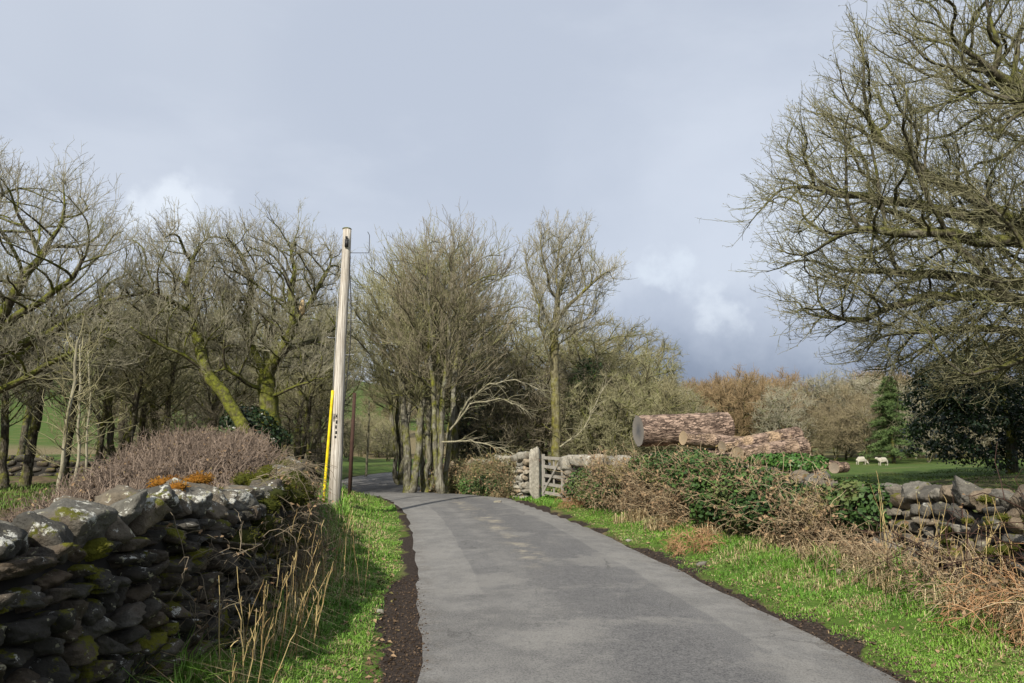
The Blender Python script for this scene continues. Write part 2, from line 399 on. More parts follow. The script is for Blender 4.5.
def asphalt_fn(t, b):
    uv = t.new('ShaderNodeUVMap').outputs[0]
    s = t.new('ShaderNodeSeparateXYZ'); t.put(s.inputs[0], uv); a, l = s.outputs[0], s.outputs[1]
    p = t.pos()
    grit = t.noise(p, 70, 4, .8); g2 = t.noise(p, 17, 6, .75); n = t.noise(p, 1.3, 5, .6); n4 = t.noise(p, .7, 5, .62)
    edge = t.math('MULTIPLY', t.math('SUBTRACT', t.noise(p, 4.0, 4, .6), .5), .05)
    aa = t.math('ADD', a, edge)
    old = t.mix(t.ramp(n, .36, .66), (.105, .103, .100), (.165, .161, .153))
    worn = t.mix(t.ramp(g2, .35, .65), (.056, .056, .060), (.104, .103, .104))
    # darker binder showing in the wheel tracks and middle
    k = t.math('MULTIPLY', t.ramp(t.math('ADD', t.math('ABSOLUTE', t.math('SUBTRACT', aa, .28)), t.math('MULTIPLY', t.math('SUBTRACT', n4, .5), 1.1)), .75, .25), .85)
    c = t.mix(k, old, worn)
    def box(a0, a1, l0, l1, e=.012):
        r = t.math('MULTIPLY', t.ramp(aa, a0-e, a0+e), t.ramp(aa, a1+e, a1-e))
        le = t.math('ADD', l, t.math('MULTIPLY', edge, 1.5))
        return t.math('MULTIPLY', r, t.math('MULTIPLY', t.ramp(le, l0-.02, l0+.02), t.ramp(le, l1+.02, l1-.02)))
    pale = t.mix(t.ramp(n, .3, .7), (.165, .161, .152), (.20, .195, .184))
    dark = t.mix(t.ramp(n, .3, .7), (.085, .085, .088), (.108, .108, .110))
    c = t.mix(t.math('MULTIPLY', box(-.95, -.6, 16.0, 25.6, .05), .45), c, dark)
    c = t.mix(t.math('MULTIPLY', box(-1.75, -.93, 15.8, 27.5), .85), c, pale)
    c = t.mix(t.math('MULTIPLY', box(.98, 1.75, 13.5, 29.0), .8), c, pale)
    c = t.mix(t.math('MULTIPLY', box(.62, 1.0, 13.2, 28.0), .55), c, dark)
    # sandy drift down the crown of the lane
    sand = t.math('MULTIPLY', t.ramp(t.math('ABSOLUTE', t.math('ADD', aa, .05)), .34, .05), t.math('MULTIPLY', t.ramp(t.noise(p, 2.2, 5, .7), .47, .68), t.math('MULTIPLY', t.ramp(l, 16.5, 18.5), t.ramp(l, 29, 26))))
    c = t.mix(t.math('MULTIPLY', sand, .85), c, (.34, .30, .22))
    blot = t.ramp(t.noise(p, 3.6, 7, .74), .45, .56)
    c = t.mix(t.math('MULTIPLY', blot, .62), c, t.mix(.5, c, (.055, .056, .06)))
    blot2 = t.ramp(t.noise(t.vmath('ADD', p, (31., 7., 3.)), 1.1, 6, .66), .52, .64)
    c = t.mix(t.math('MULTIPLY', blot2, .55), c, (.20, .193, .178))
    pit = t.ramp(t.noise(p, 9, 5, .8), .60, .70)
    c = t.mix(t.math('MULTIPLY', pit, .55), c, (.05, .05, .052))
    vo = t.new('ShaderNodeTexVoronoi', feature='DISTANCE_TO_EDGE'); wv = t.new('ShaderNodeTexNoise'); t.put(wv.inputs['Vector'], p); wv.inputs['Scale'].default_value = 3.5; wv.inputs['Detail'].default_value = 6
    t.put(vo.inputs['Vector'], t.vmath('ADD', p, t.vmath('MULTIPLY', t.vmath('SUBTRACT', wv.outputs[1], (.5, .5, .5)), (.5, .5, 0)))); vo.inputs['Scale'].default_value = .8
    c = t.mix(t.math('MULTIPLY', t.math('MULTIPLY', t.ramp(vo.outputs[0], .014, .002), t.ramp(t.noise(p, .6, 3), .50, .60)), .6), c, (.03, .03, .03))
    c = t.mix(t.math('MULTIPLY', t.ramp(t.math('ABSOLUTE', aa), 1.30, 1.62), t.math('MULTIPLY', t.ramp(t.noise(p, 5, 6, .75), .42, .62), .75)), c, (.085, .075, .062))
    sp = t.ramp(grit, .40, .62)
    c = t.mix(t.math('MULTIPLY', sp, .55), c, t.mix(.6, c, (.30, .29, .275)))
    c = t.mix(t.math('MULTIPLY', t.ramp(grit, .48, .33), .75), c, t.mix(.65, c, (.02, .02, .02)))
    return c, t.bump(t.math('ADD', grit, t.math('MULTIPLY', g2, .5)), .55, .012)
M['asphalt'] = material('asphalt', asphalt_fn, .88, .3)
def pole_fn(t, b):
    p = t.pos(); st = t.new('ShaderNodeMapping'); t.put(st.inputs[0], p); st.inputs['Scale'].default_value = (1, 1, .03)
    f = t.noise(st.outputs[0], 45, 5, .7); s = t.new('ShaderNodeSeparateXYZ'); t.put(s.inputs[0], p)
    c = t.mix(t.ramp(f, .36, .66), (.24, .21, .175), (.66, .62, .55))
    c = t.mix(t.math('MULTIPLY', t.ramp(t.noise(p, 2.5, 4), .5, .7), .35), c, (.33, .28, .21))
    c = t.mix(t.math('MULTIPLY', t.ramp(s.outputs[2], 5.9, 6.35), .75), c, (.22, .23, .09))
    c = t.mix(t.math('MULTIPLY', t.ramp(s.outputs[2], 1.2, .35), .5), c, (.10, .085, .065))
    return c, t.bump(f, .7, .02)
M['pole'] = material('weathered_pole', pole_fn, .85, .2)
def flat(name, c, rough=.6, spec=.3, metal=0.0):
    def fn(t, b):
        b.inputs['Metallic'].default_value = metal
        n = t.noise(t.pos(), 9, 5, .6)
        return t.mix(t.ramp(n, .35, .7), c, tuple(v*.72 for v in c)), None
    return material(name, fn, rough, spec)
M['yellow'] = flat('yellow_plastic', (.80, .62, .012), .4, .4)
M['cable'] = flat('black_cable', (.03, .03, .032), .5)
M['steel'] = flat('galvanised_steel', (.40, .41, .42), .45, .4, .6)
M['mark'] = flat('black_marking', (.015, .015, .016), .6)
M['rustpost'] = flat('dark_red_post', (.055, .028, .020), .85)
M['gate'] = flat('weathered_timber', (.30, .28, .245), .85)
M['wool'] = flat('wool', (.40, .37, .30), .95, .1)
M['sheepface'] = flat('sheep_face', (.55, .50, .42), .9, .1)
M['scar'] = flat('torn_wood', (.62, .46, .25), .8)
def f3(t, p):
    n = t.new('ShaderNodeTexNoise'); t.put(n.inputs['Vector'], p); n.inputs['Scale'].default_value = 6; n.inputs['Detail'].default_value = 4; return n.outputs[1]
def logbark_fn(t, b):
    p = t.pos(); st = t.new('ShaderNodeMapping'); t.put(st.inputs[0], p); st.inputs['Scale'].default_value = (.28, 1, 1)
    f = t.noise(st.outputs[0], 13, 6, .7); k = t.attr('tint')
    vo = t.new('ShaderNodeTexVoronoi', feature='DISTANCE_TO_EDGE'); t.put(vo.inputs['Vector'], t.vmath('ADD', t.vmath('MULTIPLY', p, (.16, 1, 1)), t.vmath('MULTIPLY', t.vmath('SUBTRACT', f3(t, p), (.5, .5, .5)), (.16, .16, .16)))); vo.inputs['Scale'].default_value = 15
    c = t.mix(t.ramp(f, .34, .66), (.15, .105, .082), (.47, .345, .27))
    crk = t.math('MULTIPLY', t.ramp(vo.outputs[0], .22, .0), t.ramp(t.noise(p, 5, 4), .3, .6)); c = t.mix(t.math('MULTIPLY', crk, .8), c, (.032, .022, .018))
    f = t.math('SUBTRACT', f, t.math('MULTIPLY', crk, .6))
    c = t.mix(t.math('MULTIPLY', t.ramp(t.noise(p, 2.2, 4, .6), .53, .62), t.math('MULTIPLY', k, .95)), c, (.50, .36, .23))
    return c, t.bump(f, 1.0, .06)
M['logbark'] = material('log_bark', logbark_fn, .9, .15)
def cut_fn(t, b):
    p = t.pos(); s = t.new('ShaderNodeSeparateXYZ'); t.put(s.inputs[0], p)
    r = t.math('SQRT', t.math('ADD', t.math('MULTIPLY', s.outputs[1], s.outputs[1]), t.math('MULTIPLY', s.outputs[2], s.outputs[2])))
    w = t.new('ShaderNodeTexWave', wave_type='RINGS', rings_direction='X'); t.put(w.inputs[0], p); w.inputs['Scale'].default_value = 9; w.inputs['Distortion'].default_value = 3
    k = t.attr('tint')
    c = t.mix(k, (.21, .20, .185), (.42, .31, .18))
    c = t.mix(t.math('MULTIPLY', w.outputs[1], .35), c, (.20, .15, .10))
    c = t.mix(t.math('MULTIPLY', t.ramp(t.math('ADD', r, t.math('MULTIPLY', t.noise(p, 5, 5, .7), .22)), .40, .12), t.math('SUBTRACT', .8, t.math('MULTIPLY', k, .6))), c, (.075, .08, .09))
    return c, t.bump(t.noise(p, 20, 4), .4, .02)
M['cut'] = material('sawn_end', cut_fn, .85, .15)

# ------------------------------------------------------------------ ground and lane
WALL_L = spline([(-2.25,-1.5),(-2.18,2),(-2.12,5),(-2.32,7),(-2.84,9),(-3.54,11.3),(-4.28,13.8),(-5.0,16.4),(-5.6,19),(-6.8,23),(-7.9,27.5),(-8.7,32)], .1)
WALL_R = spline([(4.75,0),(4.62,4),(4.50,7),(4.25,9.4),(3.40,12.2),(2.30,15.2),(1.42,17.7)], .1)
WALL_F = spline([(.50,19.75),(-.12,21.3),(-1.05,23.5),(-2.5,26.2)], .1)

def build_ground():
    def axis(lo, hi, step, far, g):
        a = list(np.arange(lo, hi, step)); st = step
        while a[-1] < far: st *= g; a.append(a[-1]+st)
        st = step
        while a[0] > -far: st *= g; a.insert(0, a[0]-st)
        return np.array(a)
    xs = axis(-7, 8, .13, 3200, 1.16); ys = axis(3, 27, .13, 3200, 1.16)
    X, Y = np.meshgrid(xs, ys); Z = land(X, Y); nx, ny = len(xs), len(ys)
    i = (np.arange(ny-1)[:, None]*nx+np.arange(nx-1)[None]).ravel()
    mb = MB(); mb.add(np.stack([X, Y, Z], -1).reshape(-1, 3), np.stack([i, i+1, i+nx+1, i+nx], -1))
    o = mb.build('ground', M['ground']); tag(o, kind='structure')
    t, s = road_coords(X, Y); x = X.ravel(); y = Y.ravel(); rr = np.hypot(x, y); az = np.degrees(np.arctan2(x, y))
    l = -t-HALF; r = t-HALF; wig = (fbm(x*1.7, y*1.7, 21)-.5)
    grass = np.where(t < 0, sst(l+wig*.4, .12, .3)*sst(l, 2.6, 1.6), sst(r+wig*.9, .10, .32)*sst(r, 2.4, 1.7))
    grass = np.maximum(grass*sst(y, 34, 28), 0)
    field = np.where(t > 0, sst(r, 2.2, 3.0), 0)*sst(np.where(y > 20, x-1.0-(y-20)*.12, 1), 0, 2.5)
    field = np.maximum(field, sst(rr, 38, 46))
    field = np.maximum(field, np.where((az < -3) & (az > -18) & (y > 30), 1, 0))
    dw = .37-.24*sst(y, 6, 10.5); dirt = np.where(t < 0, sst(l+wig*.5, dw+.07, dw-.07), sst(r+wig*.9+.13*sst(y, 9, 13), .30, .14))*sst(np.abs(t), HALF-.3, HALF-.02)
    scrape = lambda cx, cy, w, h: np.exp(-(((x-cx)/w)**2+((y-cy)/h)**2))
    dirt = np.maximum(dirt, .75*scrape(2.35, 9.2, .16, .45)); dirt = np.maximum(dirt, .7*scrape(.5, 17.6, .12, .9)); dirt = np.maximum(dirt, .6*scrape(2.75, 7.1, .2, .25))
    tan = .5+ (fbm(x*.012+5, y*.02, 31, 3)-.5)*1.6; tan = np.where((az > -14) & (az < -2), np.where((rr > 84) & (rr < 175), 1, .1), tan)
    tan = np.where(rr < 60, .2, tan); tan = np.where((az > 5) & (rr < 100), .15, tan); tan = np.where((az < -18) & (rr < 95), .1, tan)
    for nm, v in (('grass', grass), ('field', field), ('dirt', dirt), ('tan', tan)):
        a = o.data.attributes.new(nm, 'FLOAT', 'POINT'); a.data.foreach_set('value', np.clip(v, 0, 1).astype(np.float32))
build_ground()

def build_road():
    off = np.linspace(-HALF, HALF, 27); n = len(ROAD); k = len(off)
    nr = np.stack([RT[:, 1], -RT[:, 0]], 1)
    hw = np.stack([1+.045*(vn(RS*1.6, RS*0+2, 4)-.5)+.03*(vn(RS*7, RS*0+9, 5)-.5), 1+.045*(vn(RS*1.6, RS*0+5, 6)-.5)+.03*(vn(RS*7, RS*0+3, 7)-.5)], 1)
    fine = np.repeat(off[None], n, 0); fine = np.where(fine < 0, fine*hw[:, :1], fine*hw[:, 1:])
    P = ROAD[:, None]+nr[:, None]*fine[..., None]
    z = road_z(P[..., 1])+.004+.035*(1-(fine/HALF)**2)+.012*(fbm(P[..., 0]*.7, P[..., 1]*.7, 41, 3)-.5)
    V = np.concatenate([P, z[..., None]], -1).reshape(-1, 3)
    i = (np.arange(n-1)[:, None]*k+np.arange(k-1)[None]).ravel()
    mb = MB(); mb.add(V, np.stack([i, i+1, i+k+1, i+k], -1)); o = mb.build('road', M['asphalt']); tag(o, kind='structure')
    uv = o.data.uv_layers.new(name='UVMap'); li = np.empty(len(o.data.loops), np.int32); o.data.loops.foreach_get('vertex_index', li)
    UV = np.stack([np.repeat(off[None], n, 0).ravel(), np.repeat(RS, k)], 1)[li]
    uv.data.foreach_set('uv', UV.astype(np.float32).ravel())
build_road()

# ------------------------------------------------------------------ dry stone walls
def ico(sub):
    bm = bmesh.new(); bmesh.ops.create_icosphere(bm, subdivisions=sub, radius=1)
    V = np.array([v.co[:] for v in bm.verts]); F = np.array([[v.index for v in f.verts] for f in bm.faces]); bm.free(); return nrm(V), F
ICO = {2: ico(2), 3: ico(3), 4: ico(4)}
def stone(rng, dims, sub=3, rough=.05, chips=13):
    U, F = ICO[sub]
    pl = [np.array(v, float) for v in ((1,0,0),(-1,0,0),(0,1,0),(0,-1,0),(0,0,1),(0,0,-1))]
    Nn = nrm(np.array(pl)+rng.normal(0, .19, (6, 3))); d = rng.uniform(.82, 1.02, 6)
    N2 = nrm(rng.normal(size=(chips, 3))); d2 = rng.uniform(.62, 1.15, chips)
    NN = np.vstack([Nn, N2]); dd = np.concatenate([d, d2])
    q = np.maximum(U@NN.T, 1e-3)/dd
    r = 1/(np.sum(np.minimum(q, 9)**26, 1)**(1/26))
    V = U*r[:, None]
    ph = rng.uniform(0, 9, 3)
    f = np.sin(V[:, 0]*23+ph[2]+3*np.sin(V[:, 1]*9))*np.sin(V[:, 1]*19+ph[0])*np.sin(V[:, 2]*21+ph[1])*.8+np.sin(V[:, 0]*5+ph[0])*np.sin(V[:, 1]*6+ph[1])*np.sin(V[:, 2]*5+ph[2])+.6*np.sin(V[:, 0]*13+ph[1])*np.sin(V[:, 2]*11+ph[2])
    g = fbm(U[:, 0]*4.5+U[:, 2]*2.3+ph[0]*7, U[:, 1]*4.5-U[:, 2]*2.9+ph[1]*7, int(ph[2]*100), 4)-.5
    V = V*(1+rough*f+rough*4.5*g)[:, None]
    return V*np.asarray(dims)*.5, F
def rotz(V, a):
    c, s = np.cos(a), np.sin(a); return np.stack([V[:, 0]*c-V[:, 1]*s, V[:, 0]*s+V[:, 1]*c, V[:, 2]], 1)
def roty(V, a):
    c, s = np.cos(a), np.sin(a); return np.stack([V[:, 0]*c+V[:, 2]*s, V[:, 1], -V[:, 0]*s+V[:, 2]*c], 1)
def rotx(V, a):
    c, s = np.cos(a), np.sin(a); return np.stack([V[:, 0], V[:, 1]*c-V[:, 2]*s, V[:, 1]*s+V[:, 2]*c], 1)
class Path:
    def __init__(s, P):
        s.P = P; s.S = np.concatenate([[0], np.cumsum(np.linalg.norm(np.diff(P, axis=0), axis=1))]); s.T = nrm(np.gradient(P, axis=0)); s.len = s.S[-1]
    def __call__(s, a):
        p = np.array([np.interp(a, s.S, s.P[:, k]) for k in (0, 1)]); t = np.array([np.interp(a, s.S, s.T[:, k]) for k in (0, 1)]); t /= np.linalg.norm(t)
        return p, t, np.array([t[1], -t[0]])       # normal points right of travel
def wall_body(rng, path, top, thick, face, rows=(.10, .20), lens=(.16, .46), lod=lambda y: 3, s0=0, s1=None, zero=-.06):
    """top(s): height of the coursed part; face=+1 the road is on the right of travel"""
    mb = MB(); s1 = s1 or path.len
    ns = int((s1-s0)/.4)+2; ss = np.linspace(s0, s1, ns); ring = []
    for a in ss:
        p, t, n = path(a); g = H1(p[0], p[1]); w0, w1 = thick*.5-.10, thick*.34-.10; h = top(a)
        for o, z in ((w0, -.2), (w1, h-.06), (-w1, h-.06), (-w0, -.2)): ring.append((*(p+n*o), g+z))
    i = np.arange(ns-1)[:, None]*4
    mb.add(ring, [np.concatenate([i+np.array([k, k+1, k+5, k+4]) for k in range(3)]), np.array([[3, 2, 1, 0], [(ns-1)*4, (ns-1)*4+1, (ns-1)*4+2, (ns-1)*4+3]])], .5, 1)
    for side in (face, -face):
        z = zero
        while z < 1.6:
            rh = rng.uniform(*rows); s = s0-rng.uniform(0, .2)
            while s < s1:
                L = rng.uniform(*lens)*(1.25 if z < .3 else 1.0); c = s+L/2; s += L
                if c < s0 or c > s1: continue
                h = top(c)
                if z+rh*.5 > h: continue
                p, t, n = path(c); u = min(1, max(0, z/max(h, .1)))
                hh = rh*rng.uniform(.85, 1.35); dep = rng.uniform(.22, .34)
                V, F = stone(rng, (L*.99, dep, hh), lod(p[1]) if side == face else 2)
                V = rotx(roty(V, rng.normal(0, .11)), rng.normal(0, .10)); V = rotz(V, math.atan2(t[1], t[0])+rng.normal(0, .07))
                o = side*(thick*(.5-.16*u)-dep*.5+rng.normal(0, .018))
                c3 = np.array([*(p+n*o), H1(*(p))+z+rh*.5+rng.normal(0, .012)])
                mb.add(V+c3, F, rng.random(), 0)
            z += rh*.93
    return mb
def capstones(rng, path, top, parent, mat, s0, s1, dims, thick, name='capstone', sub=3, tilt=.12, upright=0.0, merge=None):
    s = s0
    while s < s1:
        up = rng.random() < upright
        L = rng.uniform(*dims[0])*(.75 if up else 1); h = rng.uniform(*dims[2])*(1.15 if up else 1); c = s+L/2; s += L*.96
        p, t, n = path(c); d = rng.uniform(*dims[1])
        V, F = stone(rng, (L*.99, d, h), sub, .05, 10)
        V = rotx(roty(V, rng.normal(0, tilt)), rng.normal(0, tilt)); V = rotz(V, math.atan2(t[1], t[0])+rng.normal(0, .12))
        c3 = np.array([*(p+n*rng.normal(0, .02)), H1(*p)+top(c)+h*.40])
        if merge is not None: merge.add(V+c3, F, rng.random(), 0); continue
        mb = MB(); mb.add(V, F, rng.random()); o = mb.build(name, mat, parent); o.location = c3

rng = np.random.default_rng(7)
pL = Path(WALL_L); pR = Path(WALL_R); pF = Path(WALL_F)
topL = lambda s: .93-.012*max(0,s-4)+.05*math.sin(s*1.3)-.02*max(0, s-17)
topR = lambda s: .68+.11*float(sst(s, 8.6, 5.5))+.04*math.sin(s*1.1+1)+.06*(1 if s > 10 else 0)
topF = lambda s: .98-.05*s*.6
wl = thing('drystone_wall', 'dark shaded drystone wall with white-lichened capstones along the lane beside the cut hedge', 'wall')
wall_body(rng, pL, topL, .62, 1, lod=lambda y: 4 if y < 6 else (3 if y < 10 else 2), s0=.5, s1=15.6, rows=(.045, .125), lens=(.07, .27)).build('wall_face', [M['stone_shade_dark'], M['core']], wl)
capstones(rng, pL, topL, wl, M['stone_cap_toplit'], 3.6, 8.8, ((.14, .30), (.28, .46), (.13, .24)), .5, sub=4, tilt=.22)
capstones(rng, pL, topL, wl, M['stone_cap_toplit'], .6, 3.6, ((.2, .42), (.38, .56), (.13, .24)), .5)
capstones(rng, pL, topL, wl, M['stone_cap_toplit'], 8.8, 13.2, ((.20, .40), (.40, .52), (.16, .26)), .5)
capstones(rng, pL, topL, wl, M['stone_pale'], 13.3, 15.5, ((.22, .42), (.36, .5), (.18, .28)), .5)
wl2 = thing('drystone_wall', 'low dark wall bordering the shaded far bend of the lane behind the pole', 'wall')
wall_body(rng, pL, lambda s: .62, .5, 1, rows=(.16, .26), lens=(.3, .6), lod=lambda y: 2, s0=19.5, s1=pL.len).build('wall_face', [M['stone_shade_dark'], M['core']], wl2)
wr = thing('drystone_wall', 'sunlit grey drystone wall with a row of chunky capstones, field grass behind it', 'wall')
wall_body(rng, pR, topR, .6, -1, lod=lambda y: 3 if y < 10 else 2, s0=.5, s1=pR.len, rows=(.07, .17), lens=(.14, .46)).build('wall_face', [M['stone_right'], M['core']], wr)
capstones(rng, pR, topR, wr, M['stone_right'], 4.4, 9.7, ((.18, .35), (.30, .44), (.15, .25)), .5, sub=4, tilt=.2, upright=.5)
capstones(rng, pR, topR, wr, M['stone_right'], .6, 4.4, ((.30, .46), (.36, .5), (.24, .34)), .5)
capstones(rng, pR, topR, wr, M['stone_right'], 9.7, 15.2, ((.30, .46), (.36, .5), (.24, .34)), .5)
capstones(rng, pR, topR, wr, M['stone_pale'], 15.4, 18.3, ((.36, .52), (.44, .56), (.28, .36)), .5, sub=3, tilt=.1)
wf = thing('drystone_wall', 'overgrown wall with pale rounded coping running from the gate to the multi-stemmed trees', 'wall')
wall_body(rng, pF, topF, .56, -1, lod=lambda y: 3, rows=(.08, .2), lens=(.14, .5)).build('wall_face', [M['stone_pale'], M['core']], wf)
capstones(rng, pF, topF, wf, M['stone_pale'], .1, pF.len, ((.4, .62), (.42, .54), (.22, .3)), .5, tilt=.09)
# old wall and bank at the far side of the wood
wb = thing('drystone_wall', 'low dark tumbledown wall at the far edge of the wood, bright pasture behind', 'wall')
pB = Path(spline([(-52, 33), (-34, 32), (-22, 33), (-12, 36)], .3))
wall_body(rng, pB, lambda s: .75+.12*math.sin(s*.9), .7, 1, rows=(.2, .3), lens=(.4, .9), lod=lambda y: 2).build('wall_face', [M['stone_shade_dark'], M['core']], wb)

# ------------------------------------------------------------------ trees
def densify(pl, D):
    pl = np.array(pl, float); out = [pl[0]]
    for a, b in zip(pl[:-1], pl[1:]):
        k = max(1, int(round(np.linalg.norm(b-a)/D)))
        for j in range(1, k+1): out.append(a+(b-a)*j/k)
    return np.array(out)
def crown_points(rng, n, ells, zmin=-1e9, shell=.35, keep=None):
    """points in a union of ellipsoids (cx,cy,cz,rx,ry,rz), pushed towards the outside"""
    vol = np.array([e[3]*e[4]*e[5] for e in ells]); out = []
    for e, k in zip(ells, rng.multinomial(n, vol/vol.sum())):
        u = nrm(rng.normal(size=(k, 3))); r = rng.uniform(shell**3, 1, k)**(1/3)
        out.append(np.array(e[:3])+u*r[:, None]*np.array(e[3:6]))
    P = np.concatenate(out); P = P[P[:, 2] > zmin]
    return P if keep is None else P[keep(P)]
def skeleton(rng, limbs, attr, D, kill, steps=140, wig=.22, up=.0, out=.32):
    """grow branch nodes from given limbs towards the crown points"""
    P = []; par = []
    for li, pl in enumerate(limbs):
        pl = densify(pl, D)
        if li == 0 or not P or pl[0][2] < .25 and np.min(np.linalg.norm(np.array(P)-pl[0], axis=1)) > D*1.5: prev = -1
        else: prev = int(np.argmin(np.linalg.norm(np.array(P)-pl[0], axis=1)))
        for k, q in enumerate(pl):
            if k == 0 and prev >= 0: continue
            P.append(q+(rng.normal(0, D*.10, 3) if 0 < k < len(pl)-1 else 0)); par.append(prev); prev = len(P)-1
    P = list(map(np.array, P)); A = np.array(attr)
    X = np.array(P); d = np.full(len(A), 1e9); ni = np.zeros(len(A), int)
    def upd(new0):
        nonlocal d, ni
        Xn = np.array(P[new0:])
        for a in range(0, len(Xn), 400):
            dd = ((A[:, None]-Xn[None, a:a+400])**2).sum(-1); j = dd.argmin(1); m = dd[np.arange(len(A)), j]; c = m < d
            d = np.where(c, m, d); ni = np.where(c, j+new0+a, ni)
    upd(0); rc = 4.5*D; heart = np.array(limbs[0][0], float)*np.array([1, 1, 0])+np.array([0, 0, .30*A[:, 2].max()])
    for it in range(steps):
        live = d < rc*rc
        if not live.any():
            rc *= 1.4
            if rc > 60*D: break
            continue
        idx = ni[live]; v = nrm(A[live]-np.array(P)[idx])
        u, inv = np.unique(idx, return_inverse=True); S = np.zeros((len(u), 3)); np.add.at(S, inv, v)
        n0 = len(P)
        S = nrm(S+1e-6)
        for k, i in enumerate(u):
            dv = S[k]+rng.normal(0, wig, 3); dv[2] += up
            pi = par[i]
            if pi >= 0: dv = dv+.35*nrm(P[i]-P[pi])
            dv = dv+out*nrm(P[i]-heart)
            P.append(P[i]+nrm(dv)*D); par.append(int(i))
        upd(n0)
        k = d > kill*kill
        if not k.any(): break
        # drop points that attract the same node again and again
        A = A[k]; d = d[k]; ni = ni[k]
        if len(P) > 30000: break
    return np.array(P), np.array(par)
def tree_meshes(rng, name, limbs, attr, D, kill, r_base, r_tip, bark, twig, split=.03, tw1=(2, .25, .6), tw2=(3, .1, .3), rt=(.006, .0035), up=.0, wig=.22, tw_up=.25, flare=.5, sub_spread=.7, thin=3.0, power=None, steps=140, fan=None, fan_up=.35, out=.32, buds=None):
    if fan:
        attr = np.array(attr); hz = np.array(limbs[0][0], float)*np.array([1, 1, 0])+np.array([0, 0, .30*attr[:, 2].max()]); v = attr-hz; Lv = np.linalg.norm(v, axis=1, keepdims=True); attr = hz+v*np.maximum(.35, (Lv-.72*fan[2])/Lv)
    P, par = skeleton(rng, limbs, attr, D, kill, steps, wig, up, out)
    n = len(P); cnt = np.ones(n)
    for i in range(n-1, -1, -1):
        if par[i] >= 0: cnt[par[i]] += cnt[i]
    root = cnt[par < 0].max(); a = power or math.log(r_base/r_tip)/math.log(root)
    r = r_tip*cnt**a
    z0 = P[:, 2].min(); r = r*(1+flare*np.exp(-(P[:, 2]-z0)/(r_base*1.6))*(r > r_base*.5))
    # main continuation
    main = np.full(n, -1); best = np.zeros(n)
    for i in range(n):
        p = par[i]
        if p >= 0 and cnt[i] > best[p]: best[p] = cnt[i]; main[p] = i
    P = P+rng.normal(0, D*.14, P.shape)*(cnt < root*.5)[:, None]
    for _ in range(1):
        Q = P.copy(); k = (par >= 0) & (main >= 0); Q[k] = .5*P[k]+.25*(P[par[k]]+P[main[k]]); P = Q
    starts = [i for i in range(n) if par[i] < 0 or main[par[i]] != i]
    big, bigr, sm, smr = [], [], [], []
    for s in starts:
        ids = []; i = s
        while i >= 0: ids.append(i); i = main[i]
        c = P[ids]; rr = r[ids].copy()
        if par[s] >= 0: c = np.vstack([P[par[s]], c]); rr = np.concatenate([[min(rr[0]*1.15, r[par[s]])], rr])
        if len(c) < 2: continue
        if rr[0] > split:
            m = max(2, int((rr > split*.5).sum())); big.append(c[:m]); bigr.append(rr[:m])
            if m < len(c): sm.append(c[m-1:]); smr.append(rr[m-1:])
        else: sm.append(c); smr.append(rr)
    tm = MB(); fat = [k for k in range(len(big)) if bigr[k][0] > .09]; lean_ = [k for k in range(len(big)) if bigr[k][0] <= .09]
    def refine(c, rr):
        if len(c) < 3: return c, rr
        q = spline(c, np.inf) if False else c
        t = np.arange(len(c)); tt = np.linspace(0, len(c)-1, 2*len(c)-1)
        return np.stack([np.interp(tt, t, c[:, j]) for j in range(3)], 1), np.interp(tt, t, rr)
    for ids, sd in ((fat, 10), (lean_, 6)):
        if ids:
            cr = [refine(big[k], bigr[k]) for k in ids]
            cr = [(c+(rng.normal(0, 1, c.shape)*rr[:, None]*.03), rr*(1+.035*rng.normal(0, 1, len(rr)).clip(-1.5, 1.5))) for c, rr in cr]
            tubes(tm, [c for c, _ in cr], [q for _, q in cr], sd, .5)
    cm = MB()
    for sel, mi_ in ((lambda q: q[0] > .016, 1), (lambda q: q[0] <= .016, 0)):
        w = [k for k in range(len(sm)) if sel(smr[k])]
        if w: tubes(cm, [sm[k] for k in w], [np.maximum(smr[k], rt[0]*.8) for k in w], 4 if mi_ else 3, rng.uniform(0, .6, len(w)), mi_)
    t = np.where((r < r_tip*thin) & (par >= 0))[0]
    D0 = nrm(P[t]-P[par[t]]); m = tw1[0]; P0 = np.repeat(P[t], m, 0); D0 = np.repeat(D0, m, 0)
    P0 = P0-np.repeat(P[t]-P[par[t]], m, 0)*rng.uniform(0, 1, (len(P0), 1))
    if fan:
        m = fan[0]; P0 = np.repeat(P[t], m, 0)-np.repeat(P[t]-P[par[t]], m, 0)*rng.uniform(0, 1, (len(t)*m, 1)); D0 = nrm(.65*np.repeat(nrm(P[t]-P[par[t]]), m, 0)+.55*nrm(P0-hz))
        A0 = sprout(rng, P0, D0, fan[1:], .42, fan_up, 6, .15, .05); tm0 = np.clip(.35+.2*rng.normal(size=len(A0)), 0, 1)
        twigs(cm, A0, rt[0]*1.7, rt[0]*.8, 3, tm0)
        m = tw1[0]; q = np.repeat(np.arange(len(A0)), m); j = rng.integers(1, 6, len(q)); f = rng.random((len(q), 1)); P0 = A0[q, j]*f+A0[q, j-1]*(1-f); D0 = nrm(nrm(A0[q, j]-A0[q, j-1])+.35*nrm(P0-hz))
    A1 = sprout(rng, P0, D0, tw1[1:], sub_spread, tw_up, 4, .20, .06)
    twigs(cm, A1, rt[0], rt[1]*.9, 3, rng.uniform(.1, .9, len(A1)))
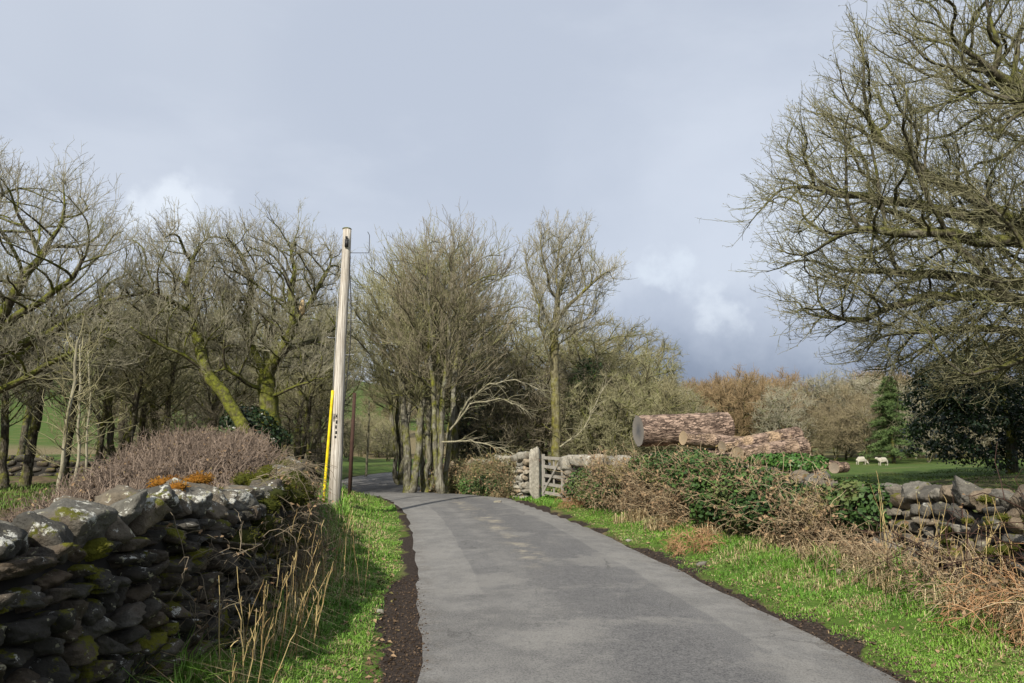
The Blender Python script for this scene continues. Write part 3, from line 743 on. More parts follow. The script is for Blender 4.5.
    if tw2[0]:
        q = np.repeat(np.arange(len(A1)), tw2[0]); j = rng.integers(1, 4, len(q)); f = rng.random((len(q), 1))
        P1 = A1[q, j]*f+A1[q, j-1]*(1-f); D1 = nrm(A1[q, j]-A1[q, j-1])
        A2 = sprout(rng, P1, D1, tw2[1:], .8, tw_up*.6, 3, .25, .10)
        twigs(cm, A2, rt[1], rt[1]*.5, 3, rng.uniform(.2, 1, len(A2)))
        if buds:
            E = A2[rng.random(len(A2)) < buds, -1]; leaves(cm, rng, E, rng.normal(size=(len(E), 3)), (.02, .045), rng.uniform(.3, 1, len(E)))
    print('TREE', name, n, len(A1), sum(len(f) for f, _ in cm.F))
    return (tm.mesh(name+'_trunk', bark) if tm.n else None, cm.mesh(name+'_crown', [twig, bark]))
def place_tree(kind, label, cat, meshes, loc, rz=0, scale=1, group=None):
    o = thing(kind, label, cat, loc, rz, group, scale)
    if meshes[0]: link('trunk', meshes[0], o)
    link('crown', meshes[1], o); return o
def gz(x, y): return np.array([x, y, H1(x, y)-.05])
TR = np.random.default_rng(101)
def limbs_px(base, Y, lines, depth=None):
    """limb polylines read as (px, py, depth offset) on a tree standing at depth Y, returned relative to its base"""
    return [[at(a, b, Y+(c[0] if c else 0))-base for a, b, *c in ln] for ln in lines]

# -- the great oak at the roadside field, its trunk out of frame to the right
b = gz(14.2, 14.5); th = 3.2
limbs = [[(0,0,0),(.1,0,1.2),(0,.1,2.4),(.15,0,3.8),(.1,.2,5.5),(.3,.1,7.5),(.1,0,9.5)],
         [(0,0,2.3),(-1.3,-.6,2.7),(-3,-1.0,2.85),(-4.6,-1.3,2.55),(-6.0,-1.6,2.2)],
         [(0,.05,2.7),(-1.5,.5,3.5),(-3.2,.9,4.2),(-5,.9,4.2),(-6.8,.7,3.6)],
         [(.05,0,3.2),(-1.6,-.8,4.1),(-3.6,-1.2,4.7),(-6,-1.4,4.9),(-8,-1.2,5.0)],
         [(.1,0,3.9),(-1.2,.6,5.1),(-3,1.4,6.0),(-5.3,1.6,6.6),(-7.4,1.5,6.9)],
         [(.05,0,3.0),(-1.8,-1.9,3.6),(-3.6,-2.9,3.9),(-5.6,-3.2,3.7)], [(.1,0,3.6),(-1.6,2.0,4.6),(-3.6,3.0,5.2),(-5.8,3.2,5.3)], [(-3.2,.9,4.2),(-5.0,.2,5.4),(-6.6,0,6.0)], [(-1.6,-.8,4.1),(-3.4,-.2,5.4),(-5.0,.3,6.6),(-6.2,.4,7.6)], [(-3,-1.0,2.85),(-4.4,.2,3.4),(-6.2,.4,3.2)], [(.1,0,4.2),(-1.5,-1.6,5.4),(-3.2,-2.6,6.3),(-4.8,-3,6.8)],
         [(.1,.1,4.6),(-1.3,-.7,6.1),(-3,-1.1,7.4),(-4.8,-1.2,8.4)],
         [(.1,.1,5.4),(-1.0,.8,7.2),(-2.4,1.3,9.0),(-3.4,1.4,10.4)],
         [(0,0,2.9),(1.8,.4,3.8),(4,.5,4.6),(6.5,.6,5)], [(.1,0,3.6),(.3,2,4.6),(.2,4.2,5.4)], [(.1,0,3.4),(.2,-2,4.4),(-.6,-4.2,5.2)], [(.2,.1,6),(1.6,.4,8),(3,.6,9.6)]]
def keep(P): return (P[:, 0] > -9.9+.70*np.maximum(0, P[:, 2]-6.2)) & (P[:, 2] > 1.75+.28*np.abs(P[:, 0]+4.4)*(P[:, 0] > -4.4)+.14*np.maximum(0, -P[:, 0]-6)) & (P[:, 2] > 1.3)
pts = crown_points(TR, 5200, [(0,0,6.3,9.4,6.5,6.4), (-4.8,0,5.4,4.8,4.5,3.6), (-4.8,0,7.0,4.2,4.2,4.4), (-4,0,3.0,3.6,3.0,1.4)], shell=.05, keep=keep)
A_OAK = tree_meshes(TR, 'great_oak', limbs, pts, .26, .36, .62, .0095, M['bark_big'], M['twig_oak'], split=.035, fan=(2, .4, 1.0), fan_up=.18, tw1=(2, .2, .5), tw2=(3, .07, .2), rt=(.0052, .0038), wig=.34, tw_up=.2, out=.45, buds=.3)
place_tree('oak_tree', 'great spreading oak whose lichen-green branches reach over the field beside the dark holly', 'tree', A_OAK, b)

# -- mossy oaks on the wood side of the lane
b = gz(-14.6, 18.5)
limbs = [[(0,0,0),(.1,0,1.3),(.3,.1,2.5),(.7,.1,3.4)], [(.5,.1,3.0),(1.3,-.3,4.2),(1.9,-.5,5.3),(2.6,-.4,6.6)], [(.7,.1,3.4),(.1,.3,4.8),(-.4,.4,6.4),(.2,.5,7.9)],
         [(.6,.1,3.3),(2.0,.3,4.1),(3.4,.5,5.0),(4.6,.5,5.3)], [(.2,0,2.0),(1.6,-.6,2.5),(3.0,-.9,3.2),(4.4,-1,3.9)], [(.3,0,2.6),(-1.6,.2,3.4),(-3.2,.2,4.6)], [(.4,0,2.8),(.6,1.6,3.8),(.8,3,5)], [(1.3,-.3,4.2),(2.7,-.6,4.9),(3.9,-.9,6.0)]]
pts = crown_points(TR, 3000, [(.6,0,6.0,4.9,4.2,3.3), (1.5,0,4.1,4.2,3.5,1.9)], shell=.5, zmin=2.3)
m = tree_meshes(TR, 'edge_oak', limbs, pts, .30, .48, .36, .010, M['bark_oak'], M['twig_grey'], fan=(2, .4, 1.15), tw1=(3, .2, .5), tw2=(3, .07, .22), rt=(.0050, .0036), wig=.38, out=.5)
place_tree('oak_tree', 'broad mossy oak at the frame edge with a round dome of fine grey twigs', 'tree', m, b)

Y = 21.0; b = gz(*at(272, 440, Y)[:2])
limbs = limbs_px(b, Y, [[(272,470),(271,430),(268,405),(266,380)], [(266,380),(252,350,.4),(243,325,.6),(254,295,.5),(246,270,.3),(238,250,.2),(226,235)],
    [(266,380),(282,350,-.4),(296,322,-.6),(312,300,-.6),(322,280,-.4),(333,258,-.2)], [(296,322,-.6),(288,295,-.3),(296,270,0),(292,245,.2),(300,222,.3)],
    [(266,392),(240,380,-.8),(222,372,-1.2),(205,378,-1.6)], [(268,398),(290,390,-.6),(310,382,-.9),(330,376,-1.1)], [(254,300,.5),(232,300,.8),(212,290,1),(196,275,1.2)],
    [(282,350,-.4),(304,345,0),(325,335,.3),(342,322,.5)], [(266,380),(268,345,1.2),(274,310,1.8),(272,280,2.2)], [(252,350,.4),(228,345,.2),(205,335,0)]])
pts = crown_points(TR, 2600, [tuple(at(274,268,Y)-b)+(2.35,2.6,1.75), tuple(at(225,262,Y)-b)+(1.5,1.6,1.3), tuple(at(330,255,Y)-b)+(1.0,1.5,1.2), tuple(at(270,330,Y)-b)+(2.6,2.4,1.2)], shell=.5)
m = tree_meshes(TR, 'forked_oak', limbs, pts, .24, .40, .27, .010, M['bark_oak'], M['twig_grey'], fan=(2, .35, .9), tw1=(3, .16, .42), tw2=(3, .06, .2), rt=(.0048, .0034), wig=.42, out=.5)
oak3 = place_tree('oak_tree', 'forked mossy oak with a torn pale scar high on one limb, beside the pole', 'tree', m, b)
sc = MB(); V, F = ico(2); V = V*np.array([.085, .07, .24])*(1+.15*np.sin(V[:, [2]]*9)); sc.add(V, F)
so = sc.build('torn_limb', M['scar'], oak3); so.location = tuple(at(302, 308, Y-.75)-b)

Y = 19.5; b = gz(*at(262, 445, Y)[:2]+np.array([-.15, 0]))
limbs = limbs_px(b, Y, [[(262,465),(246,430),(226,398),(205,372),(198,340)], [(198,340),(193,312,.2),(186,285,.3),(190,262,.3),(182,245,.2),(176,228,0)], [(193,312,.2),(170,300,-.4),(150,292,-.8),(135,280,-1)],
    [(186,285,.3),(168,265,.6),(155,250,.8),(146,238,1)], [(190,262,.3),(204,240,.5),(208,222,.6)], [(205,372),(176,352,-.6),(150,340,-1),(128,330,-1.2)], [(198,340),(215,325,.8),(228,310,1.2)], [(196,325),(190,300,1.4),(180,280,2)]])
pts = crown_points(TR, 2000, [tuple(at(180,252,Y)-b)+(1.35,1.7,1.2), tuple(at(148,285,Y)-b)+(1.15,1.6,1.0), tuple(at(185,300,Y)-b)+(1.5,1.8,1.0)], shell=.5)
m = tree_meshes(TR, 'leaning_oak', limbs, pts, .24, .40, .165, .009, M['bark_oak'], M['twig_grey'], fan=(2, .35, .9), tw1=(3, .16, .42), tw2=(3, .06, .2), rt=(.0048, .0034), wig=.42, out=.5)
place_tree('oak_tree', 'oak with a strongly leaning moss-covered trunk rising behind the cut brown hedge', 'tree', m, b)

# -- upright multi-stemmed trees where the lane dips out of sight
def vase(rng, h, spread, n_stems, lean=.12, r=.17, bare=.35, pts_n=700, bark='bark_grey', twig='twig_brown', **kw):
    limbs = []
    for k in range(n_stems):
        a = 2*math.pi*(k+rng.random()*.5)/n_stems; q = spread*rng.uniform(.25, .55); x0 = .12*math.cos(a)*(n_stems > 1); y0 = .12*math.sin(a)*(n_stems > 1)
        L = [(x0, y0, 0)]
        for f in (.12, .3, .5, .7, .86): L.append((x0+q*math.cos(a)*f**1.4+rng.normal(0, .05), y0+q*math.sin(a)*f**1.4+rng.normal(0, .05), h*f))
        limbs.append(L)
    pts = crown_points(rng, pts_n, [(0,0,h*.66,spread*.92,spread*.92,h*.34), (0,0,h*.52,spread*.8,spread*.8,h*.24)], shell=.3, zmin=h*bare)
    d = dict(fan=(2, .5, 1.3), fan_up=.22, tw1=(3, .22, .6), tw2=(2, .08, .25), rt=(.0056, .0040), wig=.20, up=.25, tw_up=.32, sub_spread=.5, out=.55)
    d.update(kw)
    return tree_meshes(rng, 'vase', limbs, pts, .28*h/9, .52*h/9, r, .0085, M[bark], M[twig], **d)
V1 = vase(TR, 8.8, 3.2, 4, r=.16, bare=.26, pts_n=950, twig='twig_brown'); V2 = vase(TR, 8.2, 3.1, 3, r=.14, bare=.26, pts_n=760, twig='twig_olive'); V3 = vase(TR, 8.4, 3.1, 2, r=.17, bare=.26, pts_n=760, twig='twig_olive')
for px, dy, ms, sc_, rz, hgt, lab in ((441, 23.0, V1, 1.0, .3, 213, 'tallest pale-stemmed tree of the clump at the bend, splitting low into upright stems'),
        (411, 24.2, V3, .92, 2.0, 240, 'straight single trunk at the lane edge of the clump at the bend'),
        (426, 25.4, V2, .97, 4.0, 232, 'twin-stemmed tree standing between the other trunks of the clump at the bend'),
        (455, 26.5, V3, 1.0, 1.1, 225, 'reddish-brown trunk at the back of the clump, nearest the overgrown wall'),
        (398, 31.0, V2, .95, 5.2, 262, 'bushy tree leaning over the lane behind the clump at the bend')):
    p = at(px, 480, dy); q = gz(p[0], dy); top = at(px, hgt, dy)[2]
    base_h = {id(V1): 8.9, id(V2): 8.3, id(V3): 8.5}[id(ms)]
    place_tree('sycamore_tree', lab, 'tree', ms, q, rz, (top-q[2])/base_h)

# -- the tall tree with a fan of branches above a bare mossy trunk
Y = 23.6; b = gz(*at(556, 455, Y)[:2])
limbs = limbs_px(b, Y, [[(556,470),(556,420),(555,370),(555,335),(557,310),(556,280),(558,250),(560,228)], [(555,345),(546,315,.3),(536,290,.5),(527,268,.6),(524,248,.6)], [(557,322),(572,300,-.4),(590,285,-.6),(606,272,-.7),(617,264,-.7)],
    [(556,300),(546,275,-.4),(541,250,-.6),(540,230,-.6)], [(557,290),(570,262,.4),(580,240,.6),(586,226,.7)], [(556,375),(548,350,-.5),(540,325,-.8),(536,300,-1)], [(556,335),(575,325,.6),(592,318,.9)], [(556,310),(562,285,1.2),(566,255,1.6)], [(556,400),(545,395,-.3),(538,392,-.5)]])
pts = crown_points(TR, 3200, [tuple(at(560,250,Y)-b)+(1.35,1.45,1.15), tuple(at(545,265,Y)-b)+(1.0,1.3,1.4), tuple(at(592,272,Y)-b)+(1.05,1.2,.85), tuple(at(566,310,Y)-b)+(1.3,1.3,.7)], shell=.05)
m = tree_meshes(TR, 'tall_tree', limbs, pts, .22, .38, .15, .0075, M['bark_tall'], M['twig_grey'], fan=(2, .35, .85), fan_up=.2, tw1=(3, .16, .4), tw2=(3, .06, .18), rt=(.0052, .0038), wig=.22, up=.15, tw_up=.32, sub_spread=.55, flare=.2, out=.5)
place_tree('ash_tree', 'tallest tree beyond the gate, bare mossy trunk topped by an airy fan of branches', 'tree', m, b)

# -- bushy thicket trees behind the gate and towards the timber
def bushy(rng, h, spread, n_stems, pts_n, bark='bark_wood', twig='twig_thicket', zmin=.15, **kw):
    limbs = []
    for k in range(n_stems):
        a = rng.uniform(0, 6.283); q = spread*rng.uniform(.2, .7); x0, y0 = rng.normal(0, .15, 2)
        limbs.append([(x0, y0, 0)]+[(x0+q*math.cos(a)*f+rng.normal(0, .08), y0+q*math.sin(a)*f+rng.normal(0, .08), h*.75*f**.8) for f in (.25, .5, .75, 1)])
    pts = crown_points(rng, pts_n, [(0,0,h*.55,spread,spread,h*.45), (spread*.3,.2*spread,h*.7,spread*.6,spread*.6,h*.28), (-spread*.35,-.2*spread,h*.45,spread*.6,spread*.6,h*.3)], shell=.1, zmin=h*zmin)
    d = dict(tw1=(3, .22, .55), tw2=(4, .08, .28), rt=(.0075, .0052), wig=.35, tw_up=.3, flare=.2)
    d.update(kw)
    return tree_meshes(rng, 'bushy', limbs, pts, .26*h/6, .42*h/6, .10*h/6, .008, M[bark], M[twig], split=.025, **d)
B1 = bushy(TR, 5.6, 2.4, 4, 900); B2 = bushy(TR, 4.6, 2.3, 5, 800, twig='twig_olive'); B3 = bushy(TR, 3.2, 1.8, 6, 560)
B4 = bushy(TR, 4.4, 2.2, 5, 480, twig='twig_brown', tw1=(2, .22, .6), tw2=(3, .08, .28)); B5 = bushy(TR, 6.4, 2.2, 2, 700, twig='twig_olive', tw1=(2, .22, .55), tw2=(3, .08, .28), bark='bark_wood')
BH = {id(B1): 5.7, id(B2): 4.7, id(B3): 3.3, id(B4): 4.5, id(B5): 6.5}
def by_px(px, py_top, Y, ms, label, kind='bush', cat='bush', group=None, rz=None, base=None):
    p = at(px, 450, Y); q = gz(p[0], Y); top = at(px, py_top, Y)[2]
    return place_tree(kind, label, cat, ms, q, TR.uniform(0, 6.28) if rz is None else rz, max(.3, (top-q[2])/BH[id(ms)]), group)
g = 'bare thicket trees crowding behind the gate'
for px, py, Y, ms in ((480,330,29,B1),(505,300,33,B5),(522,345,27,B4),(540,320,31,B2),(575,318,30,B1),(596,308,35,B5),(612,315,32,B1),(585,352,27,B4),(625,345,29,B2),(640,362,31,B1),(655,378,27,B3),(610,372,25,B2),(668,392,33,B4),(500,395,26.5,B4),(470,300,37,B4),(532,300,38,B5),(630,325,40,B1)):
    by_px(px, py, Y, ms, 'olive-grey bare thicket tree in the tangled clump behind the gate', 'thicket_tree', 'tree', g)

# -- the wood on the other side of the lane
WG = 'bare trees of the wood beyond the cut hedge'
D1 = vase(TR, 7.6, 2.2, 1, r=.15, bare=.28, pts_n=650, bark='bark_wood', twig='twig_grey', wig=.26, up=.25, fan=(2, .5, 1.2), tw1=(2, .2, .5), tw2=(1, .08, .24))
D2 = vase(TR, 7.0, 2.4, 2, r=.14, bare=.2, pts_n=650, bark='bark_wood', twig='twig_olive', wig=.26, up=.25, fan=(2, .5, 1.2), tw1=(2, .2, .5), tw2=(1, .08, .24))
D3 = vase(TR, 6.2, 1.7, 1, r=.10, bare=.2, pts_n=480, bark='bark_wood', twig='twig_grey', wig=.26, up=.25, fan=(2, .5, 1.2), tw1=(2, .2, .5), tw2=(1, .08, .24))
BH.update({id(D1): 7.7, id(D2): 7.1, id(D3): 6.3})
for px, py, Y, ms in ((8,300,20.5,D1),(28,262,22,D1),(66,280,24,D1),(98,300,26,D3),(120,265,23,D2),(142,300,27,D3),(160,285,25,D2),(205,300,28,D1),(225,285,30,D2),(300,290,27,D2),(318,300,30,D3),(335,285,36,D1),(-30,240,24,D2),(-80,220,22,D1),(-60,330,18,D3)):
    by_px(px, py, Y, ms, 'slender bare tree among the dark trunks of the wood beyond the cut hedge', 'woodland_tree', 'tree', WG)
rs = np.random.default_rng(55)
for k in range(20):
    px = rs.uniform(-120, 335); Y = rs.uniform(30, 62); py = rs.uniform(268, 345)+(px > 330)*15
    by_px(px, py, Y, (D1, D2, D3, B5, B4)[rs.integers(0, 5)], 'slender bare tree among the dark trunks of the wood beyond the cut hedge', 'woodland_tree', 'tree', WG)
for px, py, Y, ms in ((185,400,24,B4),(230,392,25,B4),(300,395,26,B4),(160,362,36,B4),(250,365,36,B4),(310,372,38,B4),(120,385,30,B4)):
    by_px(px, py, Y, ms, 'leafless brown shrub on the floor of the wood beyond the cut hedge', 'woodland_shrub', 'shrub', 'leafless shrubs on the floor of the wood')

for k in range(26):
    px = rs.uniform(338, 400); Y = rs.uniform(56, 130); by_px(px, rs.uniform(418, 440)-.12*(Y-56), Y, (B4, B4, B3, B2)[rs.integers(0, 4)], 'low brown scrub bush dotting the pasture seen through the gap past the pole', 'field_bush', 'bush', 'scrub bushes on the pasture past the bend')
# pale thin saplings
def sapling(rng, pts, r0):
    c = densify(pts, .25); c[1:-1] += rng.normal(0, .012, (len(c)-2, 3)); rr = np.linspace(r0, r0*.45, len(c)); tm = MB(); tubes(tm, [c], [rr], 6)
    k = rng.integers(len(c)//3, len(c)-1, 26); D = np.stack([rng.normal(0, 1, 26), rng.normal(0, 1, 26), np.full(26, .6)], 1)
    A = sprout(rng, c[k], nrm(D), (.3, .9), .2, .2, 5, .2, .1); cm = MB(); twigs(cm, A, .009, .005, 3, rng.random(26))
    q = np.repeat(np.arange(26), 4); j = rng.integers(1, 5, len(q)); A2 = sprout(rng, A[q, j], nrm(A[q, j]-A[q, j-1]), (.1, .35), .6, .2, 3); twigs(cm, A2, .006, .003, 3, rng.random(len(A2)))
    return tm.mesh('sapling_trunk', M['bark_pale']), cm.mesh('sapling_crown', M['twig_thicket'])
for ln, Y, r0, lab in ((((60,478),(67,420),(74,380),(78,340)), 11.0, .042, 'pale leaning sapling, the thickest of the three beside the cut hedge'), (((78,480),(79,430),(81,385),(80,345)), 12.0, .034, 'straight pale sapling standing in the middle of the three beside the cut hedge'), (((86,470),(89,430),(90,395),(88,350)), 13.5, .03, 'thinnest pale sapling of the three beside the cut hedge'), (((366,468),(368,445),(369,422),(369,400)), 38, .07, 'thin yellow-green mossy stem by the far bend of the lane')):
    p = at(*ln[0], Y); q = gz(p[0], Y); pts = [np.zeros(3)]+[at(a, c, Y)-q for a, c in ln[1:]]
    place_tree('sapling', lab, 'sapling', sapling(TR, pts, r0), q)

# far wood along the bottom of the sheep field
F1 = bushy(TR, 9.5, 4.2, 3, 750, bark='bark_wood', twig='twig_far', zmin=.12, rt=(.022, .016), tw1=(3, .5, 1.2), tw2=(3, .25, .7))
F2 = bushy(TR, 9.0, 3.6, 2, 650, bark='bark_grey', twig='twig_grey', zmin=.12, rt=(.022, .016), tw1=(3, .5, 1.2), tw2=(3, .25, .7))
F3 = bushy(TR, 8.5, 4.2, 5, 800, bark='bark_wood', twig='twig_rust', zmin=.1, rt=(.02, .015), tw1=(3, .5, 1.2), tw2=(4, .25, .7), tw_up=.9)
BH.update({id(F1): 9.7, id(F2): 9.2, id(F3): 8.8})
FG = 'bare trees of the far wood below the sheep field'
for px, py, Y, ms in ((742,371,78,F3),(712,378,82,F3),(770,380,80,F3)):
    by_px(px, py, Y, ms, 'rust-brown dense bare tree in the far wood, behind the split logs', 'far_tree', 'tree', 'rust-brown trees of the far wood')
for px, py, Y, ms in ((660,398,70,F2),(690,380,88,F1),(680,385,76,F2),(800,380,86,F1),(822,372,84,F2),(845,384,80,F1),(868,372,90,F2),(890,368,98,F1),(915,380,88,F2),(940,375,92,F1),(965,380,90,F2),(990,376,96,F1),(1015,384,88,F2),(1050,370,95,F1),(1090,370,92,F2),(868,395,72,F1),(928,392,72,F2),(785,385,72,F2),(835,402,76,F1),(862,405,78,F2),(812,405,72,F1),(900,410,80,F2),(930,400,78,F1)):
    by_px(px, py, Y, ms, 'grey-brown bare tree of the far wood below the sheep field', 'far_tree', 'tree', FG)
for k in range(56):
    px = rs.uniform(560, 1250); Y = rs.uniform(92, 150); by_px(px, rs.uniform(368, 386), Y, (F1, F2, F1, F3)[rs.integers(0, 4)], 'grey-brown bare tree of the far wood below the sheep field', 'far_tree', 'tree', FG)
for k in range(30):
    px = rs.uniform(-150, 480); Y = rs.uniform(150, 330); by_px(px, at(px, 0, 1)[2]*0+rs.uniform(362, 392), Y, (F1, F2)[rs.integers(0, 2)], 'hazy bare tree on the pasture slope beyond the wood', 'far_tree', 'tree', 'bare trees on the far pasture slope')

# ------------------------------------------------------------------ verges: grass, straw, litter
VG = np.random.default_rng(404)
def verge_pts(rng, n, t0, t1, y0, y1, near=1.6):
    """points between two lateral offsets from the lane centre, denser near the viewer"""
    u = rng.random(n); y = (y0**(1-near)+u*(y1**(1-near)-y0**(1-near)))**(1/(1-near)) if near != 1 else y0+(y1-y0)*u
    i = np.clip(np.searchsorted(ROAD[:, 1], y), 1, len(ROAD)-1)
    t = rng.uniform(t0, t1, n); nr = np.stack([RT[i, 1], -RT[i, 0]], 1)
    f = ((y-ROAD[i-1, 1])/np.maximum(ROAD[i, 1]-ROAD[i-1, 1], 1e-6))[:, None]
    c = ROAD[i-1]*(1-f)+ROAD[i]*f
    P = c+nr*t[:, None]; return P[:, 0], P[:, 1], t
def on_land(x, y, dz=-.01): return np.stack([x, y, land(x, y)+dz], 1)
def grass(name, n, t0, t1, y0, y1, h0, h1, bare, seed, label):
    rng = np.random.default_rng(seed); x, y, t = verge_pts(rng, n, t0, t1, y0, y1)
    edge = np.minimum(np.abs(t-t0), np.abs(t-t1))
    dn = fbm(x*2.2, y*2.2, seed, 4); kp = dn > bare+.25*(rng.random(n)-.5)
    kp &= (t > 0) | (-t-HALF > .40-.25*sst(y, 6, 10.5)+.12*(fbm(x*2, y*2, 8, 3)-.5))
    kp &= (edge > .62*np.clip(fbm(x*1.3, y*1.3, seed+1, 4)-.34, 0, 1)+.03*rng.random(n))
    x, y, t, dn = x[kp], y[kp], t[kp], dn[kp]; far = np.abs(t); u = sst(far, HALF+.3, HALF+1.6)
    tuft = fbm(x*4.5, y*4.5, seed+3, 3)
    h = (h0+(h1-h0)*u)*(.30+2.0*np.clip(tuft-.2, 0, 1)**1.3*1.3)*rng.uniform(.6, 1.3, len(x)); dist = np.hypot(x, y)
    mb = MB(); P = on_land(x, y)
    straw = rng.random(len(x)) < .12+.36*sst(fbm(x*1.6, y*1.6, seed+7, 3), .56, .68)
    tint = np.clip(.5+1.5*(fbm(x*1.2, y*1.2, seed+5, 3)-.5)+.22*rng.normal(size=len(x)), 0, 1)
    clump = sst(fbm(x*5.5, y*5.5, seed+11, 2), .60, .78); h = h*(1+1.3*clump*u)
    w = .0018+.00026*dist
    blades(mb, rng, P[~straw], h[~straw], w[~straw], .38, tint[~straw], 0, .5)
    blades(mb, rng, P[straw], h[straw]*1.05, w[straw]*.8, .65, rng.random(straw.sum()), 1, .9)
    o = mb.build(name, [M['grass'], M['straw']]); tag(o, label, 'grass', None, 'stuff')
grass('grass', 105000, -3.6, -1.68, 3.6, 24, .05, .17, .33, 11, 'bright grass verge between the dirt edge and the dark mossy wall')
grass('grass', 125000, 1.66, 3.6, 3.4, 24, .04, .13, .34, 23, 'bright grass verge between the tarmac and the sunlit wall')
grass('grass', 110000, -3.4, -1.72, 3.6, 20, .025, .05, -.2, 12, 'short sward under the longer grass of the verge beside the shaded wall')
grass('grass', 130000, 1.70, 3.4, 3.4, 20, .025, .05, -.2, 24, 'short sward under the longer grass of the verge beside the sunlit wall')
# short turf of the sheep field seen over the wall, and round the gate
def turf(name, n, fx, hh, label, seed, cat='grass', mat_='turf'):
    rng = np.random.default_rng(seed); x, y = fx(rng, n); kp = (fbm(x*.8, y*.8, seed) > .36) & (np.abs(road_coords(x, y)[0]) > HALF+.12); x, y = x[kp], y[kp]; d = np.hypot(x, y)
    mb = MB(); blades(mb, rng, on_land(x, y), rng.uniform(.5, 1.2, len(x))*hh,   .002+.00035*d, .5, np.clip(.35+.3*rng.normal(size=len(x)), 0, 1), 0, .5)
    o = mb.build(name, [M[mat_]]); tag(o, label, cat, None, 'stuff')
turf('grass', 60000, lambda r, n: (r.uniform(5.1, 26, n), 6+24*r.random(n)**1.3), .06, 'grazed field turf beyond the sunlit wall', 31)
turf('grass', 16000, lambda r, n: (lambda x, y: (x-.02*y, y))(r.uniform(-2.6, 1.5, n), r.uniform(16.5, 24, n)), .10, 'grass in front of the gate and overgrown wall', 37, mat_='grass')
turf('grass', 24000, lambda r, n: (r.uniform(-16, -3.4, n), r.uniform(9, 30, n)), .16, 'mossy grass on the floor of the wood', 39)

def chips(name, n, t0, t1, y0, y1, size, mats, label, seed, cat='leaf litter'):
    rng = np.random.default_rng(seed); x, y, t = verge_pts(rng, n, t0, t1, y0, y1); mb = MB(); P = on_land(x, y, .012)
    N = nrm(np.stack([rng.normal(0, .5, n), rng.normal(0, .5, n), np.ones(n)], 1)); leaves(mb, rng, P, N, size, rng.random(n), 0, .5, .6)
    o = mb.build(name, mats); tag(o, label, cat, None, 'stuff')
chips('leaf_litter', 900, -2.0, -1.60, 3.6, 9, (.008, .024), [M['litter']], 'scraps of dead leaf and bark on the dark dirt beside the verge', 51)
chips('leaf_litter', 1500, 1.58, 1.95, 3.4, 14, (.010, .032), [M['litter']], 'scraps of dead leaf on the damp tarmac edge by the sunlit verge', 53)
chips('dead_leaves', 900, -2.9, -1.8, 3.6, 20, (.025, .06), [M['deadleaf']], 'brown dead leaves lying in the shaded verge grass', 55)
chips('dead_leaves', 900, 1.9, 3.4, 3.4, 20, (.025, .06), [M['deadleaf']], 'brown dead leaves lying in the sunlit verge grass', 57)
def clods(seed, n, t0, t1, y0, y1, label):
    rng = np.random.default_rng(seed); x, y, t = verge_pts(rng, n, t0, t1, y0, y1); mb = MB(); U, F = ICO[2]
    for p in on_land(x, y, .004):
        s = rng.uniform(.004, .010)*(1 if rng.random() > .04 else 1.6); mb.add(U*s*rng.uniform(.6, 1.2, 3)*(1+.2*np.sin(U[:, [0]]*7+rng.random()*6))+p, F, rng.random()*.5)
    o = mb.build('soil', M['litter']); tag(o, label, 'soil', None, 'stuff')
clods(61, 1100, -2.0, -1.55, 3.8, 9, 'loose crumbs of dark soil along the grass side of the lane nearest the shaded wall')
clods(63, 700, 1.55, 1.95, 3.6, 14, 'loose crumbs of dark soil along the sunlit edge of the lane')

# ------------------------------------------------------------------ growth on the walls
def along(rng, path, n, s0, s1, off, zr, top=None):
    s = rng.uniform(s0, s1, n); o = rng.uniform(off[0], off[1], n); z = rng.uniform(zr[0], zr[1], n)
    P = np.stack([np.interp(s, path.S, path.P[:, 0]), np.interp(s, path.S, path.P[:, 1])], 1)
    T = nrm(np.stack([np.interp(s, path.S, path.T[:, 0]), np.interp(s, path.S, path.T[:, 1])], 1)); Nn = np.stack([T[:, 1], -T[:, 0]], 1)
    Q = P+Nn*o[:, None]; return np.concatenate([Q, (land(Q[:, 0], Q[:, 1])+z)[:, None]], 1), np.concatenate([Nn, np.zeros((n, 1))], 1), s
def cushions(name, label, cat, P, rad, mats, fr=(.008, .024), dens=7000, seed=1, parent=None, group=None, droop=0):
    """moss cushions: lumpy pads covered in short fronds"""
    rng = np.random.default_rng(seed); mb = MB(); U, F = ICO[3]
    for p, r in zip(P, rad):
        r3 = np.array([r, r, r*.62])*rng.uniform(.75, 1.25, 3); ph = rng.uniform(0, 6, 3); tint = rng.uniform(.1, .9)
        f = 1+.18*np.sin(U[:, 0]*4+ph[0])*np.sin(U[:, 1]*5+ph[1])+.12*np.sin(U[:, 2]*7+ph[2])*np.sin(U[:, 0]*6); V = U*f[:, None]*r3+p; mb.add(p+(V-p)*np.array([.86, .86, .80]), F, tint*.25)
        n = int(dens*r*r*4); D = nrm(rng.normal(size=(n, 3))); g = 1+.18*np.sin(D[:, 0]*4+ph[0])*np.sin(D[:, 1]*5+ph[1])+.12*np.sin(D[:, 2]*7+ph[2])*np.sin(D[:, 0]*6)
        A = sprout(rng, D*g[:, None]*r3+p, D, fr, .5, 0, 3, .3, -droop); twigs(mb, A, .0035, .0015, 3, np.clip(tint+.25*rng.normal(size=n), 0, 1))
    o = mb.build(name, mats, parent)
    if parent is None: tag(o, label, cat, group, 'thing')
    return o
r_ = np.random.default_rng(71)
P, N, s = along(r_, pL, 60, 7.0, 13.2, (-.22, .2), (.86, 1.05)); cushions('moss', 'yellow-green moss blanket over the top of the shaded wall where the stones vanish', 'moss', P, r_.uniform(.06, .15, 60), M['moss'], seed=2)
